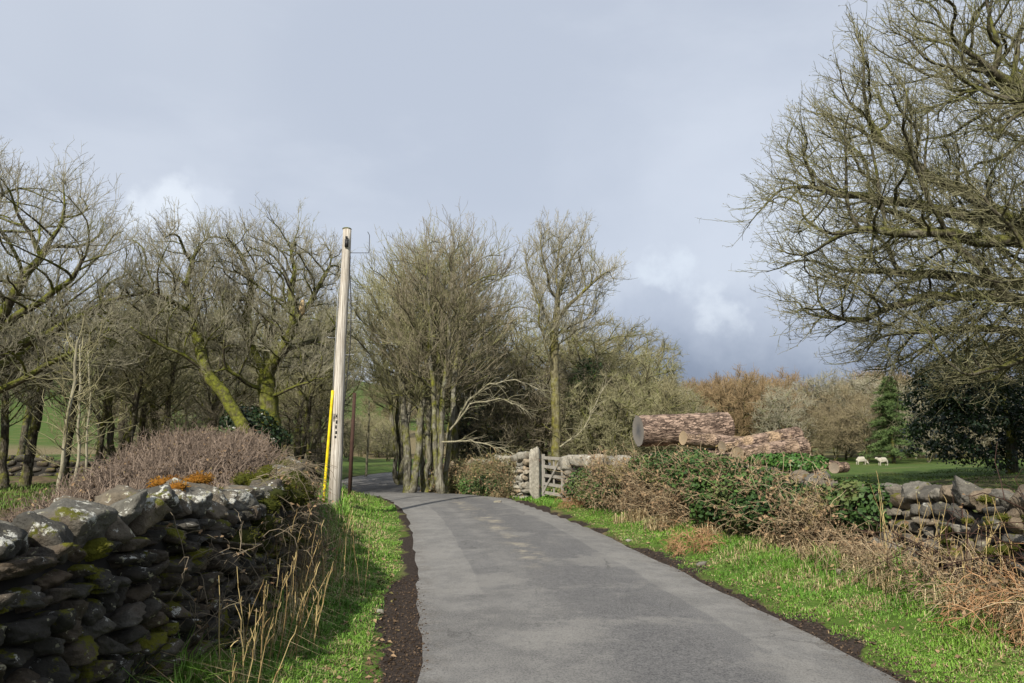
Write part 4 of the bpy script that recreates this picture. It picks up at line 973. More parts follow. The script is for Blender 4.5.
P, N, s = along(r_, pL, 90, 6.4, 15.4, (.14, .24), (.1, .98)); cushions('moss', 'dark moss hanging down the shaded face of the lane wall', 'moss', P, r_.uniform(.06, .17, 90), M['moss_dark'], seed=3, dens=4200, droop=.4)
for q, (a, c, Y, rr) in enumerate(((160,484,4.75,.055),(172,481,4.9,.05),(199,480,5.1,.085),(178,487,4.6,.045))):
    cushions('moss_cushion', ('rust-orange moss cushion on the capstones, nearest the white lichened stone', 'small orange moss cushion between two larger ones on the wall top', 'largest orange-rust moss cushion, draped over the last bare capstone', 'low ochre moss pad at the front lip of a capstone')[q], 'moss', [at(a, c, Y)], [rr], M['moss_rust'], seed=10+q, fr=(.01, .03), dens=9000, group='orange moss cushions on the wall top')
P, N, s = along(r_, pR, 30, 5.0, 9.5, (-.34, -.22), (.15, .75)); cushions('moss', 'olive moss pads clinging between the stones of the sunlit wall', 'moss', P, r_.uniform(.02, .055, 30), M['moss'], seed=5, fr=(.006, .016), dens=9000)
P, N, s = along(r_, pR, 16, 4.5, 6.6, (-.34, -.2), (.3, .95)); cushions('moss', 'bright mossy patch on the sunlit wall close to the frame edge', 'moss', P, r_.uniform(.03, .08, 16), M['moss'], seed=6, fr=(.006, .018), dens=8000)

def tangle(name, label, cat, P, D, n_sub, length, rad, mats, seed, leaf=0, leaf_size=(.02, .06), spread=.6, up=0.0, wig=.35, curve=-.12, kind='thing', group=None, k=6):
    """arching stems with side shoots and clinging dead leaves"""
    rng = np.random.default_rng(seed); mb = MB(); A = sprout(rng, P, D, length, spread, up, k, wig, curve); tint = np.repeat(rng.random(len(A)), 1)
    twigs(mb, A, rad[0], rad[1], 3, tint)
    q = np.repeat(np.arange(len(A)), n_sub); j = rng.integers(1, k, len(q)); A2 = sprout(rng, A[q, j], nrm(A[q, j]-A[q, j-1]), (length[0]*.25, length[1]*.4), .8, 0, 4, .3, curve); twigs(mb, A2, rad[0]*.6, rad[1]*.5, 3, np.clip(tint[q]+.2*rng.normal(size=len(q)), 0, 1))
    if leaf:
        m = int(len(A2)*leaf); q = rng.integers(0, len(A2), m); E = A2[q, rng.integers(0, 4, m)]+rng.normal(0, .015, (m, 3)); leaves(mb, rng, E, rng.normal(size=(m, 3))+np.array([0, -.3, .5]), leaf_size, rng.random(m), 1, .6, .6)
    o = mb.build(name, mats); tag(o, label, cat, group, kind); return o
P, N, s = along(VG, pL, 240, 5.6, 9.5, (.20, .32), (.0, .75)); tangle('bramble', 'sparse dead stems clinging to the shaded wall face behind the ochre stalks', 'bramble', P, N*.3+np.array([0, 0, 1.0]), 2, (.15, .42), (.003, .002), [M['twig_dark'], M['deadleaf']], 84, .5, (.02, .045), .6, .1, .3, -.25)
chips('leaf_litter', 420, -1.55, 1.55, 3.6, 20, (.008, .024), [M['litter']], 'scattered scraps of leaf and twig lying on the tarmac', 59)
# trimmed hedge behind the shaded wall
def hedge_pts(n):
    P, N, s = along(VG, pL, n, 8.2, 15.6, (-2.6, -.12), (0, 1)); d = -((P[:, :2]-np.stack([np.interp(s, pL.S, pL.P[:, 0]), np.interp(s, pL.S, pL.P[:, 1])], 1))*N[:, :2]).sum(1)
    g = land(P[:, 0], P[:, 1]); top = (.78+.42*sst(s, 8.0, 10.5)+.20*sst(s, 10.0, 12.5)+.08*(fbm(P[:, 0]*1.5, P[:, 1]*1.5, 77)-.5)*2)*(1-.55*sst(d, 1.6, 2.7))*(1-.2*sst(d, .55, .2)); u = VG.random(n)
    P[:, 2] = g+top*(1-u**2*.8)-.16; return P
hp = hedge_pts(18000)
tangle('hedge', 'flail-cut leafless brown hedge behind the shaded wall, flat topped and twiggy', 'hedge', hp, np.tile([0, 0, 1.0], (len(hp), 1)), 2, (.12, .34), (.0062, .0035), [M['hedge'], M['deadleaf']], 81, .18, (.02, .05), 1.0, .15, .3, 0.0, k=4)
hp = hedge_pts(2500); hp[:, 2] -= .1
# bramble and dead stems trailing over the mossy stretch of wall
P, N, s = along(VG, pL, 600, 7.6, 13.6, (-.15, .18), (.35, 1.12)); tangle('bramble', 'dead bramble trails hanging over the mossy shaded wall', 'bramble', P, N+np.array([0, 0, .1]), 3, (.2, .55), (.004, .0028), [M['twig_dark'], M['deadleaf']], 83, .7, (.02, .055), .8, .1, .3, -.35)
P, N, s = along(VG, pL, 150, 8.0, 14.6, (.24, .36), (0, .1)); tangle('bramble', 'pale dead stems standing along the foot of the shaded wall', 'bramble', P, N*.3+np.array([0, 0, 1]), 3, (.2, .5), (.004, .0026), [M['twig_dark'], M['deadleaf']], 85, .5, (.02, .05), .35, .2, .22, -.1)
# ochre stalks by the near wall
def stalks(label, n, fx, length, seed, mat='stalk', spread=.16, group=None):
    rng = np.random.default_rng(seed); x, y = fx(rng, n); mb = MB(); P = on_land(x, y); A = sprout(rng, P, np.tile([.08, -.05, 1.0], (n, 1)), length, spread*.8, .2, 7, .07, -.01); twigs(mb, A, .0038, .0020, 4, rng.random(n))
    q = np.repeat(np.arange(n), 3); j = rng.integers(3, 7, len(q)); A2 = sprout(rng, A[q, j], nrm(A[q, j]-A[q, j-1]), (.03, .10), .4, .5, 3); twigs(mb, A2, .004, .002, 3, rng.random(len(A2)))
    o = mb.build('dead_stalks', M[mat]); tag(o, label, 'dead stalks', group, 'thing'); return o
stalks('upright ochre stalks in front of the shaded wall, nearest the viewer', 34, lambda r, n: (r.normal(-1.60, .12, n), r.uniform(4.0, 5.9, n)), (.3, .75), 91)
stalks('second clump of ochre stalks along the shaded wall foot, beside the bright verge', 30, lambda r, n: (r.normal(-1.80, .13, n), r.uniform(5.9, 8.2, n)), (.35, .85), 92)
stalks('ochre stalks rising in front of the sunlit wall near its capstones', 46, lambda r, n: (r.normal(4.02, .14, n), r.uniform(5.4, 8.2, n)), (.5, 1.05), 93, spread=.3)
# straw fringes
def fringe(label, n, path, s0, s1, off, h, seed, mat='straw', name='dead_grass'):
    rng = np.random.default_rng(seed); P, N, s = along(rng, path, n, s0, s1, off, (-.02, 0)); kp = fbm(P[:, 0]*2.1, P[:, 1]*2.1, seed) > .46; P = P[kp]; mb = MB(); d = np.hypot(P[:, 0], P[:, 1])
    blades(mb, rng, P, rng.uniform(*h, len(P)), .002+.0003*d, .55, rng.random(len(P)), 0, 1.0); o = mb.build(name, M[mat]); tag(o, label, 'dead grass', None, 'stuff')
fringe('bleached dead grass in tussocks along the foot of the brown thicket', 8000, pR, 4.4, 14.2, (-.98, -.42), (.12, .42), 95)
fringe('bleached dead grass in tussocks against the shaded wall foot', 1500, pL, 5.5, 15.0, (.26, .46), (.12, .4), 96)
fringe('dry dead grass under the overgrown wall past the gate', 3500, pF, .3, 6.8, (-.62, -.25), (.12, .34), 97)

# ------------------------------------------------------------------ thicket over the sunlit wall
P, N, s = along(VG, pR, 2700, 8.8, 16.0, (-.66, -.26), (0, .75)); P[:, 2] -= .38*sst(s, 11.4, 9.6)*((P[:, 2]-land(P[:, 0], P[:, 1]))/.75); q_ = (s < 12.5) | (((P[:, :2]-WALL_R[np.argmin(((P[:, None, :2]-WALL_R[None])**2).sum(-1), 1)])**2).sum(1) < .50**2); P = P[q_]; N = N[q_]; tangle('bramble_thicket', 'wide brown thicket of dead bramble and dock banked against the sunlit wall', 'bramble', P, -N*.12+np.array([0, 0, 1]), 3, (.28, .75), (.0055, .0035), [M['bramble'], M['deadleaf']], 101, 1.6, (.03, .075), .5, .2, .28, -.16)
P, N, s = along(VG, pR, 560, 4.4, 9.2, (-.80, -.28), (0, .2)); tangle('bramble', 'low tangle of dead bramble at the foot of the sunlit wall below its capstones', 'bramble', P, -N*.4+np.array([0, 0, .6]), 3, (.2, .6), (.0045, .0028), [M['bramble'], M['deadleaf']], 103, .9, (.02, .06), .6, .1, .3, -.2)
P, N, s = along(VG, pR, 14, 4.6, 7.4, (-.42, -.3), (.0, .3)); tangle('bramble', 'long reddish bramble canes arching up the sunlit wall near the frame edge', 'bramble', P, -N*.2+np.array([0, 0, 1]), 5, (.8, 1.4), (.007, .004), [M['rustpost'], M['deadleaf']], 104, .5, (.02, .05), .4, .1, .2, -.12, k=9)
def ivy(label, ells, n, size, mats, seed, name='ivy', cat='ivy', inner=.55, group=None, stems=None, out_bias=.9):
    rng = np.random.default_rng(seed); mb = MB(); vol = np.array([e[3]*e[4]+e[4]*e[5]+e[3]*e[5] for e in ells])
    for e, k in zip(ells, rng.multinomial(n, vol/vol.sum())):
        u = nrm(rng.normal(size=(k, 3))); f = .8+.45*fbm(u[:, 0]*2.2+e[0]*3+9, u[:, 2]*2.2+u[:, 1]*1.7+e[1]*3, seed, 3); r = rng.uniform(inner**3, 1, k)**(1/3)*f
        P = np.array(e[:3])+u*r[:, None]*np.array(e[3:6]); Nn = nrm(u*out_bias+rng.normal(0, .5, (k, 3))+np.array([0, 0, .35])); tnt = np.clip(.35+.9*(fbm(P[:, 0]*2.5+5, P[:, 2]*2.5+P[:, 1], seed+2, 3)-.5)+.2*rng.normal(size=k), 0, 1)
        leaves(mb, rng, P, Nn, size, tnt, 0, .3, .8)
    if stems is not None: twigs(mb, stems, .006, .003, 3, rng.random(len(stems)), 1)
    o = mb.build(name, mats); tag(o, label, cat, group, 'thing'); return o
def ells_on(path, lst):
    out = []
    for s, off, z, rx, rz in lst:
        p, t, n = path(s); q = p+n*off; out.append((q[0], q[1], H1(*q)+z, rx, rx, rz))
    return out
P, N, s = along(VG, pR, 160, 9.4, 14.6, (-.5, .1), (.4, 1.1)); st = sprout(VG, P, -N+np.array([0, 0, .2]), (.3, .8), .7, .1, 6, .3, -.1)
ivy('dense glossy ivy heaped over the sunlit wall in front of the stacked logs', ells_on(pR, [(8.5,-.16,.62,.34,.30),(8.9,-.2,.60,.40,.36),(9.1,-.25,.50,.32,.30),(9.6,-.34,.50,.42,.38),(10.2,-.42,.52,.50,.44),(10.8,-.45,.56,.54,.48),(11.4,-.42,.64,.56,.50),(12.0,-.34,.74,.56,.48),(12.6,-.24,.82,.56,.44),(13.3,-.16,.86,.54,.40),(14.0,-.08,.86,.50,.34),(14.6,0,.84,.4,.28),(10.6,-.58,.44,.42,.36),(11.5,-.56,.46,.42,.40)]), 25000, (.035, .085), [M['ivy'], M['bramble']], 111, stems=st)
ivy('fresh green nettle patch sprouting on top of the ivy near the split log', ells_on(pR, [(10.6,.30,.98,.40,.13),(11.2,.28,1.02,.40,.12)]), 1500, (.03, .07), [M['ivy_fresh']], 113, 'nettles', 'nettles')
P, N, s = along(VG, pR, 80, 15.0, 17.8, (-.5, -.25), (.2, .9)); st = sprout(VG, P, -N, (.2, .6), .7, .1, 5, .3, -.1)
ivy('dark ivy climbing the pale wall just beside the gate', ells_on(pR, [(15.5,-.34,.50,.36,.42),(16.2,-.38,.48,.40,.46),(16.9,-.34,.42,.34,.40),(15.0,-.3,.6,.34,.34)]), 3600, (.035, .075), [M['ivy'], M['bramble']], 115, stems=st)
P, N, s = along(VG, pF, 1000, .5, 6.9, (-.48, -.18), (0, .72)); tangle('bramble', 'olive and brown scrub smothering the wall past the gate', 'bramble', P, -N*.2+np.array([0, 0, 1]), 4, (.3, .8), (.007, .005), [M['twig_thicket'], M['deadleaf']], 117, 1.5, (.04, .09), .5, .2, .3, -.15)
ivy('thin yellow-green leaf cover over the face of the wall past the gate', ells_on(pF, [(1.2,-.3,.5,.35,.4),(2.4,-.32,.45,.5,.4),(3.8,-.3,.4,.55,.36),(5.2,-.3,.3,.5,.3),(1.8,-.45,.3,.5,.4),(3.1,-.45,.3,.6,.35)]), 6500, (.04, .08), [M['ivy']], 119)
# dead bracken
def bracken(label, x, y, r, h, n, seed):
    rng = np.random.default_rng(seed); a = rng.uniform(0, 6.28, n); d = r*np.sqrt(rng.random(n)); X = x+d*np.cos(a); Y = y+d*np.sin(a); P = on_land(X, Y); P[:, 2] += rng.uniform(0, h, n)
    A = sprout(rng, P, np.stack([np.cos(a), np.sin(a), np.full(n, .5)], 1), (r*.5, r*1.3), .5, 0, 6, .2, -.35); mb = MB(); twigs(mb, A, .0045, .003, 3, rng.random(n))
    q = np.repeat(np.arange(n), 9); j = rng.integers(1, 6, len(q)); B = sprout(rng, A[q, j], nrm(A[q, j]-A[q, j-1])*.4+rng.normal(0, .6, (len(q), 3)), (.05, .17), .3, 0, 3, .2, -.3); twigs(mb, B, .0045, .0015, 3, np.clip(rng.random(len(q)), 0, 1))
    o = mb.build('bracken', M['bracken']); tag(o, label, 'bracken', 'clumps of dead bracken', 'thing')
bracken('large orange-brown clump of collapsed bracken below the sunlit wall at the frame edge', 4.0, 5.5, .42, .35, 150, 121)
bracken('reddish dead bracken spilling from the thicket halfway along the verge', *at(692, 540, 10.2)[:2], .26, .22, 60, 122)
bracken('small orange bracken clump on the grass close to the gate', *at(576, 498, 16.2)[:2], .30, .25, 60, 123)

# ------------------------------------------------------------------ evergreens
def holly():
    b = gz(16.6, 24.0); o = thing('holly_tree', 'dark evergreen holly standing alone in the field under the great oak branches', 'tree', b, 0, None, 1.2)
    tm = MB(); c = [densify([(0, 0, 0), (.1, 0, 1.2), (0, .1, 2.6), (.1, 0, 4)], .3)]; tubes(tm, c, [np.linspace(.16, .05, len(c[0]))], 8); tm.build('trunk', M['bark_wood'], o)
    rng = np.random.default_rng(131); mb = MB(); cl = crown_points(rng, 330, [(0,0,2.2,2.5,2.3,1.7), (-.9,0,1.3,1.9,1.8,1.1), (.8,.3,2.9,1.7,1.6,1.3), (-1.5,-.2,2.4,1.2,1.2,1.0)], .2, shell=.55)
    n = 85; P = np.repeat(cl, n, 0)+nrm(rng.normal(size=(len(cl)*n, 3)))*(rng.uniform(.05, .36, (len(cl)*n, 1)))*np.array([1.2, 1.2, .7]); u = nrm(P-np.repeat(cl, n, 0))
    leaves(mb, rng, P, u+rng.normal(0, .5, P.shape)+np.array([0, 0, .3]), (.06, .13), np.clip(np.repeat(rng.uniform(0, .8, len(cl)), n)+.2*rng.normal(size=len(P)), 0, 1), 0, .3, .6)
    mb.build('crown', M['holly'], o)
holly()
def conifer(px, py, Y, w, label):
    p = at(px, 452, Y); b = gz(p[0], Y); h = at(px, py, Y)[2]-b[2]; o = thing('pine_tree', label, 'tree', b); rng = np.random.default_rng(141)
    tm = MB(); c = densify([(0, 0, 0), (.05, 0, h*.5), (0, 0, h*.98)], .5); tubes(tm, [c], [np.linspace(.2, .03, len(c))], 7); tm.build('trunk', M['bark_wood'], o)
    mb = MB(); pts = []
    for z in np.arange(h*.10, h*.99, h*.038):
        q = w*(1-z/h)**.75*rng.uniform(.75, 1.15)+.12
        for k in range(rng.integers(6, 9)):
            a = rng.uniform(0, 6.28); L = q*rng.uniform(.6, 1.15)
            for f in np.linspace(.2, 1, 7): pts.append((L*f*math.cos(a), L*f*math.sin(a), z+L*.25*f-L*.32*f*f))
    pts = np.array(pts); n = 16; P = np.repeat(pts, n, 0); D = rng.normal(size=P.shape)*np.array([1, 1, .5]); D[:, :2] += .5*nrm(P[:, :2]); A = sprout(rng, P, nrm(D), (.18, .42), .1, .1, 3, .1, .1); twigs(mb, A, .032, .008, 3, np.clip(np.repeat(rng.uniform(.1, .9, len(pts)), n)+.15*rng.normal(size=len(P)), 0, 1)); mb.build('crown', M['conifer'], o)
conifer(893, 377, 69, 3.0, 'single green conical pine at the edge of the far wood, beside the sheep')
def ivied(label, px, py, Y, rx, rz, n, seed, mat='ivy'):
    p = at(px, py, Y); ivy(label, [(p[0], p[1], p[2], rx, rx, rz), (p[0]+rx*.5, p[1], p[2]-rz*.6, rx*.9, rx*.9, rz*.7), (p[0]-rx*.5, p[1]+.3, p[2]-rz*.5, rx*.8, rx*.8, rz*.8)], n, (.06, .13), [M[mat]], seed, 'ivy')
ivied('dark green ivy column wrapped round a thicket tree beside the tall bare-trunked tree', 589, 388, 27.2, .75, 1.15, 5200, 151)
ivied('low dark evergreen shade bush under the bent branches by the overgrown wall', 486, 432, 27.5, 1.2, 1.0, 5200, 153, 'holly')
ivied('low ivy mound at the foot of the wood beside the leaning oak trunk', 250, 425, 20.5, .8, .55, 3600, 155, 'holly')
ivied('small ivy bush against the forked oak base', 226, 440, 20.0, .7, .4, 2200, 157)
# bent dead branches arching out of the clump
for k, ln in enumerate((((455,425),(468,402),(490,384),(515,380),(540,390)), ((450,430),(470,405),(500,398),(528,412)), ((442,442),(470,440),(500,448),(515,455)), ((560,447),(582,432),(592,412),(605,385)))):
    Y = 22.6 if k < 3 else 23.5; c = densify([at(*q, Y-.25*i*(k < 3)) for i, q in enumerate(ln)], .2); c[1:-1] += VG.normal(0, .02, (len(c)-2, 3)); mb = MB(); tubes(mb, [c], [np.linspace(.035, .012, len(c))], 5, .8)
    i = VG.integers(2, len(c), 40); A = sprout(VG, c[i], nrm(c[i]-c[i-1]), (.25, .9), .4, .1, 5, .2, -.08); twigs(mb, A, .009, .005, 3, VG.uniform(.5, 1, len(A)))
    o = mb.build('branch', M['bark_pale']); tag(o, ('pale bare branch arching highest from the clump at the bend', 'pale branch bowing beneath the highest arching one', 'pale branch sticking out low towards the gate post', 'pale forked bough leaning up from the wall beside the gate')[k], 'branch', None, 'thing')

# ------------------------------------------------------------------ pole and its fittings
def lathe_tube(name, c, r, mat, parent, sides=16, tint=.5, cap=True):
    mb = MB(); tubes(mb, [np.array(c, float)], [np.array(r, float)], sides, tint, 0, cap); return mb.build(name, mat, parent)
def box(mb, c, d, tint=.5, mat=0, rot=None):
    V = np.array([(x, y, z) for x in (-1, 1) for y in (-1, 1) for z in (-1, 1)], float)*np.array(d)*.5
    if rot is not None: V = V@np.array(rot).T
    mb.add(V+np.array(c), np.array([[0,1,3,2],[4,6,7,5],[0,4,5,1],[2,3,7,6],[0,2,6,4],[1,5,7,3]]), tint, mat)
PY = 14.6; pb = gz(-3.58, PY); ptop = at(347, 229, PY); PH = ptop[2]-pb[2]; lean = np.array([ptop[0]-pb[0], 0, 0])
pole = thing('utility_pole', 'tall weathered grey wooden pole leaning slightly at the lane edge, no wires attached', 'pole', pb)
c = np.array([lean*f+np.array([.012*math.sin(f*9), 0, PH*f]) for f in np.linspace(0, 1, 24)]); rr = np.linspace(.128, .086, 24); lathe_tube('shaft', c, rr, M['pole'], pole, 20)
pc = lambda z: lean*(z/PH)
mb = MB(); U, F = ICO[2]; mb.add(U*np.array([.10, .10, .03])+np.array([lean[0], 0, PH]), F); mb.build('top_cap', M['bark_oak'], pole)
zs = [at(352, y, PY)[2]-pb[2] for y in (302, 320, 338, 355)]
for k, z in enumerate(zs):
    s_ = -1 if k == 2 else 1; q = pc(z)+np.array([.1*s_, -.03, z]); lathe_tube('step', [q, q+np.array([.17*s_, -.01, 0]), q+np.array([.18*s_, -.01, .03])], [.008, .008, .008], M['steel'], pole, 8)
    q2 = pc(z)+np.array([.1*-s_, -.03, z-.28]); 
q = pc(PH-.55)+np.array([.08, 0, PH-.52]); lathe_tube('bracket', [q, q+np.array([.40, 0, .0]), q+np.array([.41, 0, .02]), q+np.array([.41, 0, .38]), q+np.array([.37, 0, .46])], [.007]*5, M['cable'], pole, 8)
q = pc(PH-.3)+np.array([.03, -.11, PH-.34]); mb = MB(); box(mb, q, (.07, .05, .16)); box(mb, q+np.array([0, -.01, .12]), (.04, .04, .05)); mb.build('clamp', M['cable'], pole)
ztop = PH-.6; cc = [pc(z)+np.array([.128-.012*z/PH*2+(.075 if 2.3 < z < 4.9 else .02)*math.sin(max(0, min(1, (z-2.2)/2.8))*math.pi), -.04, z]) for z in np.linspace(.2, ztop, 30)]
lathe_tube('down_lead', cc, [.011]*30, M['cable'], pole, 6)
g0 = np.array([-.19, -.10, .16]); g1 = pc(2.45)+np.array([-.115, -.08, 2.45])
lathe_tube('stay_guard', [g0+(g1-g0)*f for f in np.linspace(0, 1, 12)], [.028]*12, M['yellow'], pole, 12)
ga = g0+(g0-g1)*.22; lathe_tube('stay_rod', [ga, g0+(g1-g0)*.01], [.018, .018], M['steel'], pole, 8); mb = MB(); mb.add(U*np.array([.045, .04, .06])+g0-np.array([0, 0, .02]), F); mb.build('stay_coupling', M['steel'], pole)
gt = pc(4.6)+np.array([-.105, -.06, 4.6]); lathe_tube('stay_wire', [g1+(gt-g1)*f for f in np.linspace(0, 1, 8)], [.007]*8, M['steel'], pole, 6)
# stencilled marks running down the shaft, too weathered to read
for z, h, dx in ((1.93,.10,.0),(1.81,.07,.01),(1.71,.09,0),(1.60,.06,.01),(1.51,.05,0),(1.90,.16,-.055)):
    mb = MB(); p = pc(z); rad = .128-.042*z/PH+.003; a0 = dx/rad; 
    for i in range(3):
        a = a0+(i-1)*.11-.1; a2 = a+.10; V = [(p[0]+rad*math.sin(t), -rad*math.cos(t), zz) for t in (a, a2) for zz in (z-h*.5, z+h*.5)]
        if i == 1 and h > .08: V = [(v[0], v[1], z+(v[2]-z)*.35) for v in V]
        W_ = np.array(V); Wi = W_*np.array([1, 1, 1])-np.array([0, -.004, 0]); mb.add(np.vstack([W_, Wi]), np.array([[0,2,3,1],[4,5,7,6],[0,1,5,4],[2,6,7,3],[0,4,6,2],[1,3,7,5]]))
    mb.build('stencil_mark', M['mark'], pole)
rp = gz(*at(350, 480, 17.6)[:2]); o = thing('wooden_post', 'thin dark red-brown post standing just behind the grey pole', 'post', rp)
zt = at(353, 393, 17.6)[2]-rp[2]; lathe_tube('shaft', [(0, 0, 0), (.02, 0, zt*.5), (.05, 0, zt)], [.05, .047, .04], M['rustpost'], o, 10)

# ------------------------------------------------------------------ gate
gpx = gz(.60, 18.95); gp = thing('gate_post', 'stout lichen-white stone post where the wall opens at the wooden gate', 'gate post', gpx)
V, F = stone(np.random.default_rng(5), (.27, .25, 1.22), 4, .012, 0); mb = MB(); mb.add(V+np.array([0, 0, .56]), F, .9); mb.build('stone_shaft', M['stone_pale'], gp)
mb = MB(); box(mb, (.13, -.06, 1.05), (.03, .05, .09)); box(mb, (.13, -.06, .38), (.03, .05, .09)); mb.build('hinge', M['rustpost'], gp)
g0 = np.array([.80, 18.75]); g1 = np.array([1.26, 17.75]); gl = np.linalg.norm(g1-g0); gz0 = H1(*((g0+g1)/2)); ang = math.atan2(*(g1-g0)[::-1])
gate = thing('wooden_gate', 'small weathered grey field gate of thin rails beside the white stone post', 'gate', (*g0, gz0), ang)
def beam(name, a, b, w, t, parent=gate, mat='gate'):
    a = np.array(a, float); b = np.array(b, float); d = b-a; L = np.linalg.norm(d); x = d/L; y = np.array([0, 1., 0]); z = np.cross(x, y); bm = MB(); box(bm, (a+b)/2, (L, t, w), .5, 0, np.stack([x, y, z], 1)); o = bm.build(name, M[mat], parent, False); return o
beam('stile', (.03, 0, .06), (.03, 0, 1.12), .07, .06); beam('stile', (gl-.03, 0, .06), (gl-.03, 0, 1.05), .07, .06)
for k, z in enumerate((.15, .36, .58, .80, 1.03)): beam('rail', (.07, .002, z+.01*(k % 2)), (gl-.07, .002, z-.01), .075, .03)
beam('brace', (.08, -.028, .16), (gl-.1, -.028, 1.0), .06, .02); beam('upright', (gl*.5, .03, .12), (gl*.5, .03, 1.04), .055, .02)

# ------------------------------------------------------------------ felled timber
def log(label, a, b, ra, rb, tint_bark=0.0, tint_cut=.2, kind='log', seed=1, splinter=False, lump=1.0, group='felled logs stacked behind the ivy'):
    rng = np.random.default_rng(seed); a = np.array(a, float); b = np.array(b, float); d = b-a; L = np.linalg.norm(d); o = link(kind, None, None, a); 
    o.rotation_euler = Vector(d).to_track_quat('X', 'Z').to_euler(); tag(o, label, 'log', group, 'thing')
    n = 40; m = 44; x = np.linspace(0, L, n); th = np.arange(m)*2*np.pi/m; X, T = np.meshgrid(x, th, indexing='ij'); rr = ra+(rb-ra)*X/L
    ridge = (fbm(T*4.5+50, X*2.2, seed, 4)-.5)*.06+lump*(fbm(np.cos(T)*1.4+9, X*.7+np.sin(T)*1.4, seed+3, 3)-.5)*.09; rr = rr*(1+ridge+.02*rng.normal(size=rr.shape))
    rr[:, -1] = rr[:, -1]; V = np.stack([X, rr*np.cos(T), rr*np.sin(T)], -1).reshape(-1, 3); i = np.arange(n-1)[:, None]*m; j = np.arange(m)[None]; k = (j+1) % m
    mb = MB(); mb.add(V, np.stack([i+j, i+k, i+m+k, i+m+j], -1).reshape(-1, 4), np.clip(tint_bark+0*V[:, 0], 0, 1)); mb.build('bark', M['logbark'], o)
    for e, xx in ((0, 0.0), (n-1, L)):
        ring = V[e*m:(e+1)*m]; mid = ring*np.array([1, .5, .5])+np.array([.012*(1 if e == 0 else -1), 0, 0]); cen = np.array([[xx+.015*(1 if e == 0 else -1), 0, 0]]); A = np.vstack([ring*np.array([1, .995, .995]), mid, cen]); q = np.arange(m); w = (q+1) % m; f4 = np.stack([q, w, w+m, q+m], 1); f3 = np.stack([q+m, w+m, np.full(m, 2*m)], 1)
        if e == 0: f4 = f4[:, ::-1]; f3 = f3[:, ::-1]
        mb = MB(); mb.add(A-np.array([xx, 0, 0]), [f4, f3], tint_cut); co = mb.build('cut_face', M['cut'], o); co.location = (xx, 0, 0)
    if splinter:
        mb = MB()
        for q in range(34):
            aa = rng.uniform(0, 6.28); rad = rb*math.sqrt(rng.random())*.9; w = rng.uniform(.02, .055); ll = rng.uniform(.06, .34); p0 = np.array([L-.03, rad*math.cos(aa), rad*math.sin(aa)]); p1 = p0+np.array([ll, rng.normal(0, .05), rng.normal(0, .05)])
            mb.add([p0+(0, w, 0), p0+(0, -w*.5, w), p0+(0, -w*.5, -w), p1], np.array([[0, 1, 3], [1, 2, 3], [2, 0, 3]]), rng.random())
        mb.build('splinters', M['scar'], o)
    return o
A = at(638, 431, 17.0); B = at(727, 428, 17.45)
log('largest log, thick and dark barked with a weathered grey sawn end facing the lane', A, B, .365, .375, 0, .0, seed=3)
log('short yellow-ended log tucked in front of the thickest one', at(683, 438, 16.3), at(741, 444, 16.9), .16, .17, .35, .9, seed=4)
log('upper slimmer log with stripped orange bark slanting across the heap', at(722, 447, 15.9), at(797, 435, 16.9), .13, .20, .75, .7, seed=5)
log('lower dark log with a freshly splintered pale end', at(738, 455, 15.5), at(803, 447, 16.3), .18, .225, .25, .8, seed=6, splinter=True)
log('pinkish sawn log end resting below the splintered one', at(781, 461, 16.0), at(806, 462, 16.25), .155, .155, .55, .75, seed=7)
log('pale cut billet lying alone on the grass past the heap', at(822, 464, 15.0), at(838, 466, 15.2), .10, .10, .7, 1.0, seed=8)
log('small brown billet end beside the pale cut one', at(834, 468, 14.6), at(845, 467, 14.9), .11, .11, .4, .6, seed=9)
for k, (a, b, r) in enumerate((((3.0,16.9),(6.2,18.1),.42),((2.9,17.7),(6.0,18.9),.40),((4.8,16.2),(7.0,16.9),.33))):
    a3 = np.array([*a, H1(*a)+r-.03]); b3 = np.array([*b, H1(*b)+r-.03]); log(('bottom log of the heap mostly hidden by ivy, nearest the lane', 'bottom log of the heap mostly hidden by ivy, on the field side', 'bottom log carrying the splintered one, mostly hidden by ivy')[k], a3, b3, r, r*.97, .1, .3, seed=20+k)

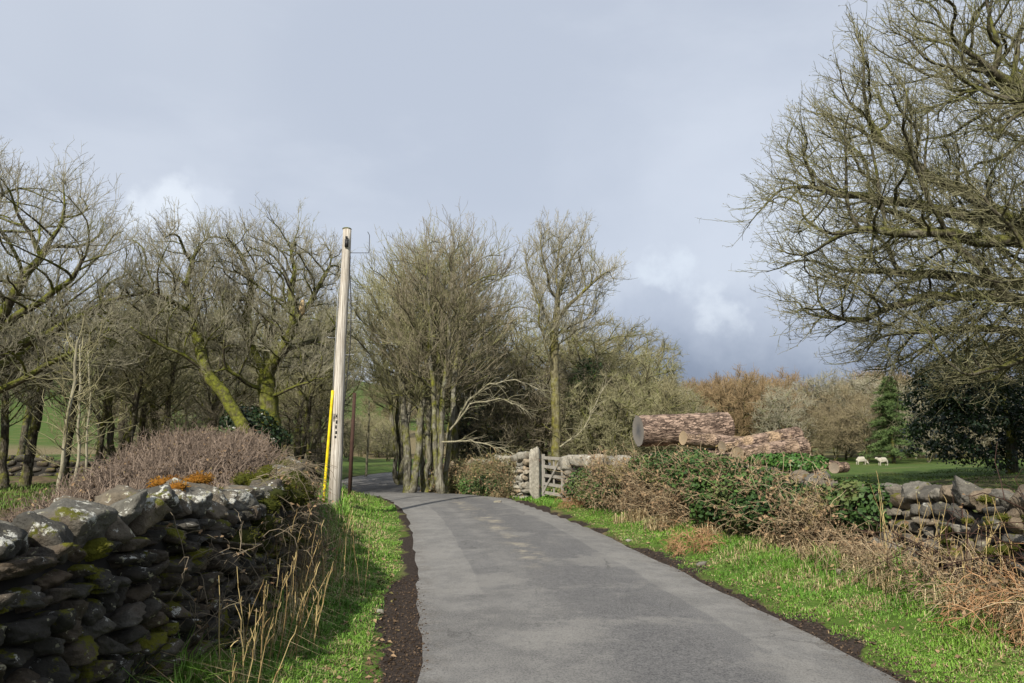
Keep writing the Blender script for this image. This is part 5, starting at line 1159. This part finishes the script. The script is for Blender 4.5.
# ------------------------------------------------------------------ sheep
def sheep(label, px, py, Y, face, sc_, graze):
    p = at(px, py, Y); b = np.array([p[0], Y, H1(p[0], Y)]); o = thing('sheep', label, 'sheep', b, face, 'white sheep in the far field', sc_)
    bm = bmesh.new(); sk = {}
    pts = {'hip': (-.42, 0, .66), 'mid': (0, 0, .64), 'sho': (.40, 0, .68), 'neck': (.60, 0, .74 if not graze else .52), 'head': (.72, 0, .86 if not graze else .22), 'nose': (.92, 0, .78 if not graze else .08), 'tail': (-.58, 0, .52)}
    rad = {'hip': .25, 'mid': .29, 'sho': .24, 'neck': .13, 'head': .10, 'nose': .055, 'tail': .06}
    ed = [('hip', 'mid'), ('mid', 'sho'), ('sho', 'neck'), ('neck', 'head'), ('head', 'nose'), ('hip', 'tail')]
    for i, (x, y, top) in enumerate(((.36, .13, 'sho'), (.36, -.13, 'sho'), (-.42, .14, 'hip'), (-.42, -.14, 'hip'))):
        kx = .03 if top == 'sho' else -.06
        pts[f'a{i}'] = (x, y, .42); pts[f'b{i}'] = (x+kx, y, .24); pts[f'c{i}'] = (x, y, .02); rad[f'a{i}'] = .085; rad[f'b{i}'] = .045; rad[f'c{i}'] = .04; ed += [(top, f'a{i}'), (f'a{i}', f'b{i}'), (f'b{i}', f'c{i}')]
    for i, y in enumerate((.11, -.11)): pts[f'e{i}'] = (pts['head'][0]-.04, y*1.5, pts['head'][2]+.06); rad[f'e{i}'] = .03; ed.append(('head', f'e{i}'))
    names = list(pts); me = bpy.data.meshes.new('sheep_body'); me.from_pydata([pts[k] for k in names], [(names.index(a), names.index(c)) for a, c in ed], [])
    body = link('body', me, o); md = body.modifiers.new('skin', 'SKIN'); sv = me.skin_vertices[0].data
    for i, k in enumerate(names): sv[i].radius = (rad[k], rad[k]); sv[i].use_root = (k == 'mid')
    md.use_smooth_shade = True; ss_ = body.modifiers.new('sub', 'SUBSURF'); ss_.levels = 2; ss_.render_levels = 2; me.materials.append(M['wool'])
sheep('white sheep lying nearer the pale billets at the foot of the far wood', 861, 459, 66, .15, .85, True)
sheep('white sheep standing under the pine, head turned from the wall', 882, 452, 62, 3.3, .8, False)

# a few loose stones and sticks on the verges
for k, (px, py, Y, d) in enumerate(((842,570,7.9,(.16,.12,.08)), (628,522,11.6,(.10,.08,.06)), (700,556,9.3,(.12,.09,.06)), (497,508,18.6,(.22,.14,.12)), (380,612,6.9,(.09,.07,.05)))):
    p = at(px, py, Y); V, F = stone(np.random.default_rng(300+k), d, 3); mb = MB(); mb.add(V+np.array([p[0], Y, H1(p[0], Y)+d[2]*.25]), F, .7); o = mb.build('loose_stone', M['stone_pale'] if k != 2 else M['stone_right']); tag(o, ('pale loose stone in the grass below the capstones of the sunlit wall', 'small stone on the verge across from the brown thicket', 'brown stone in bare earth on the sunlit verge', 'white stone on the grass by the gate post', 'small stone at the dirt edge of the shaded verge')[k], 'stone', None, 'thing')
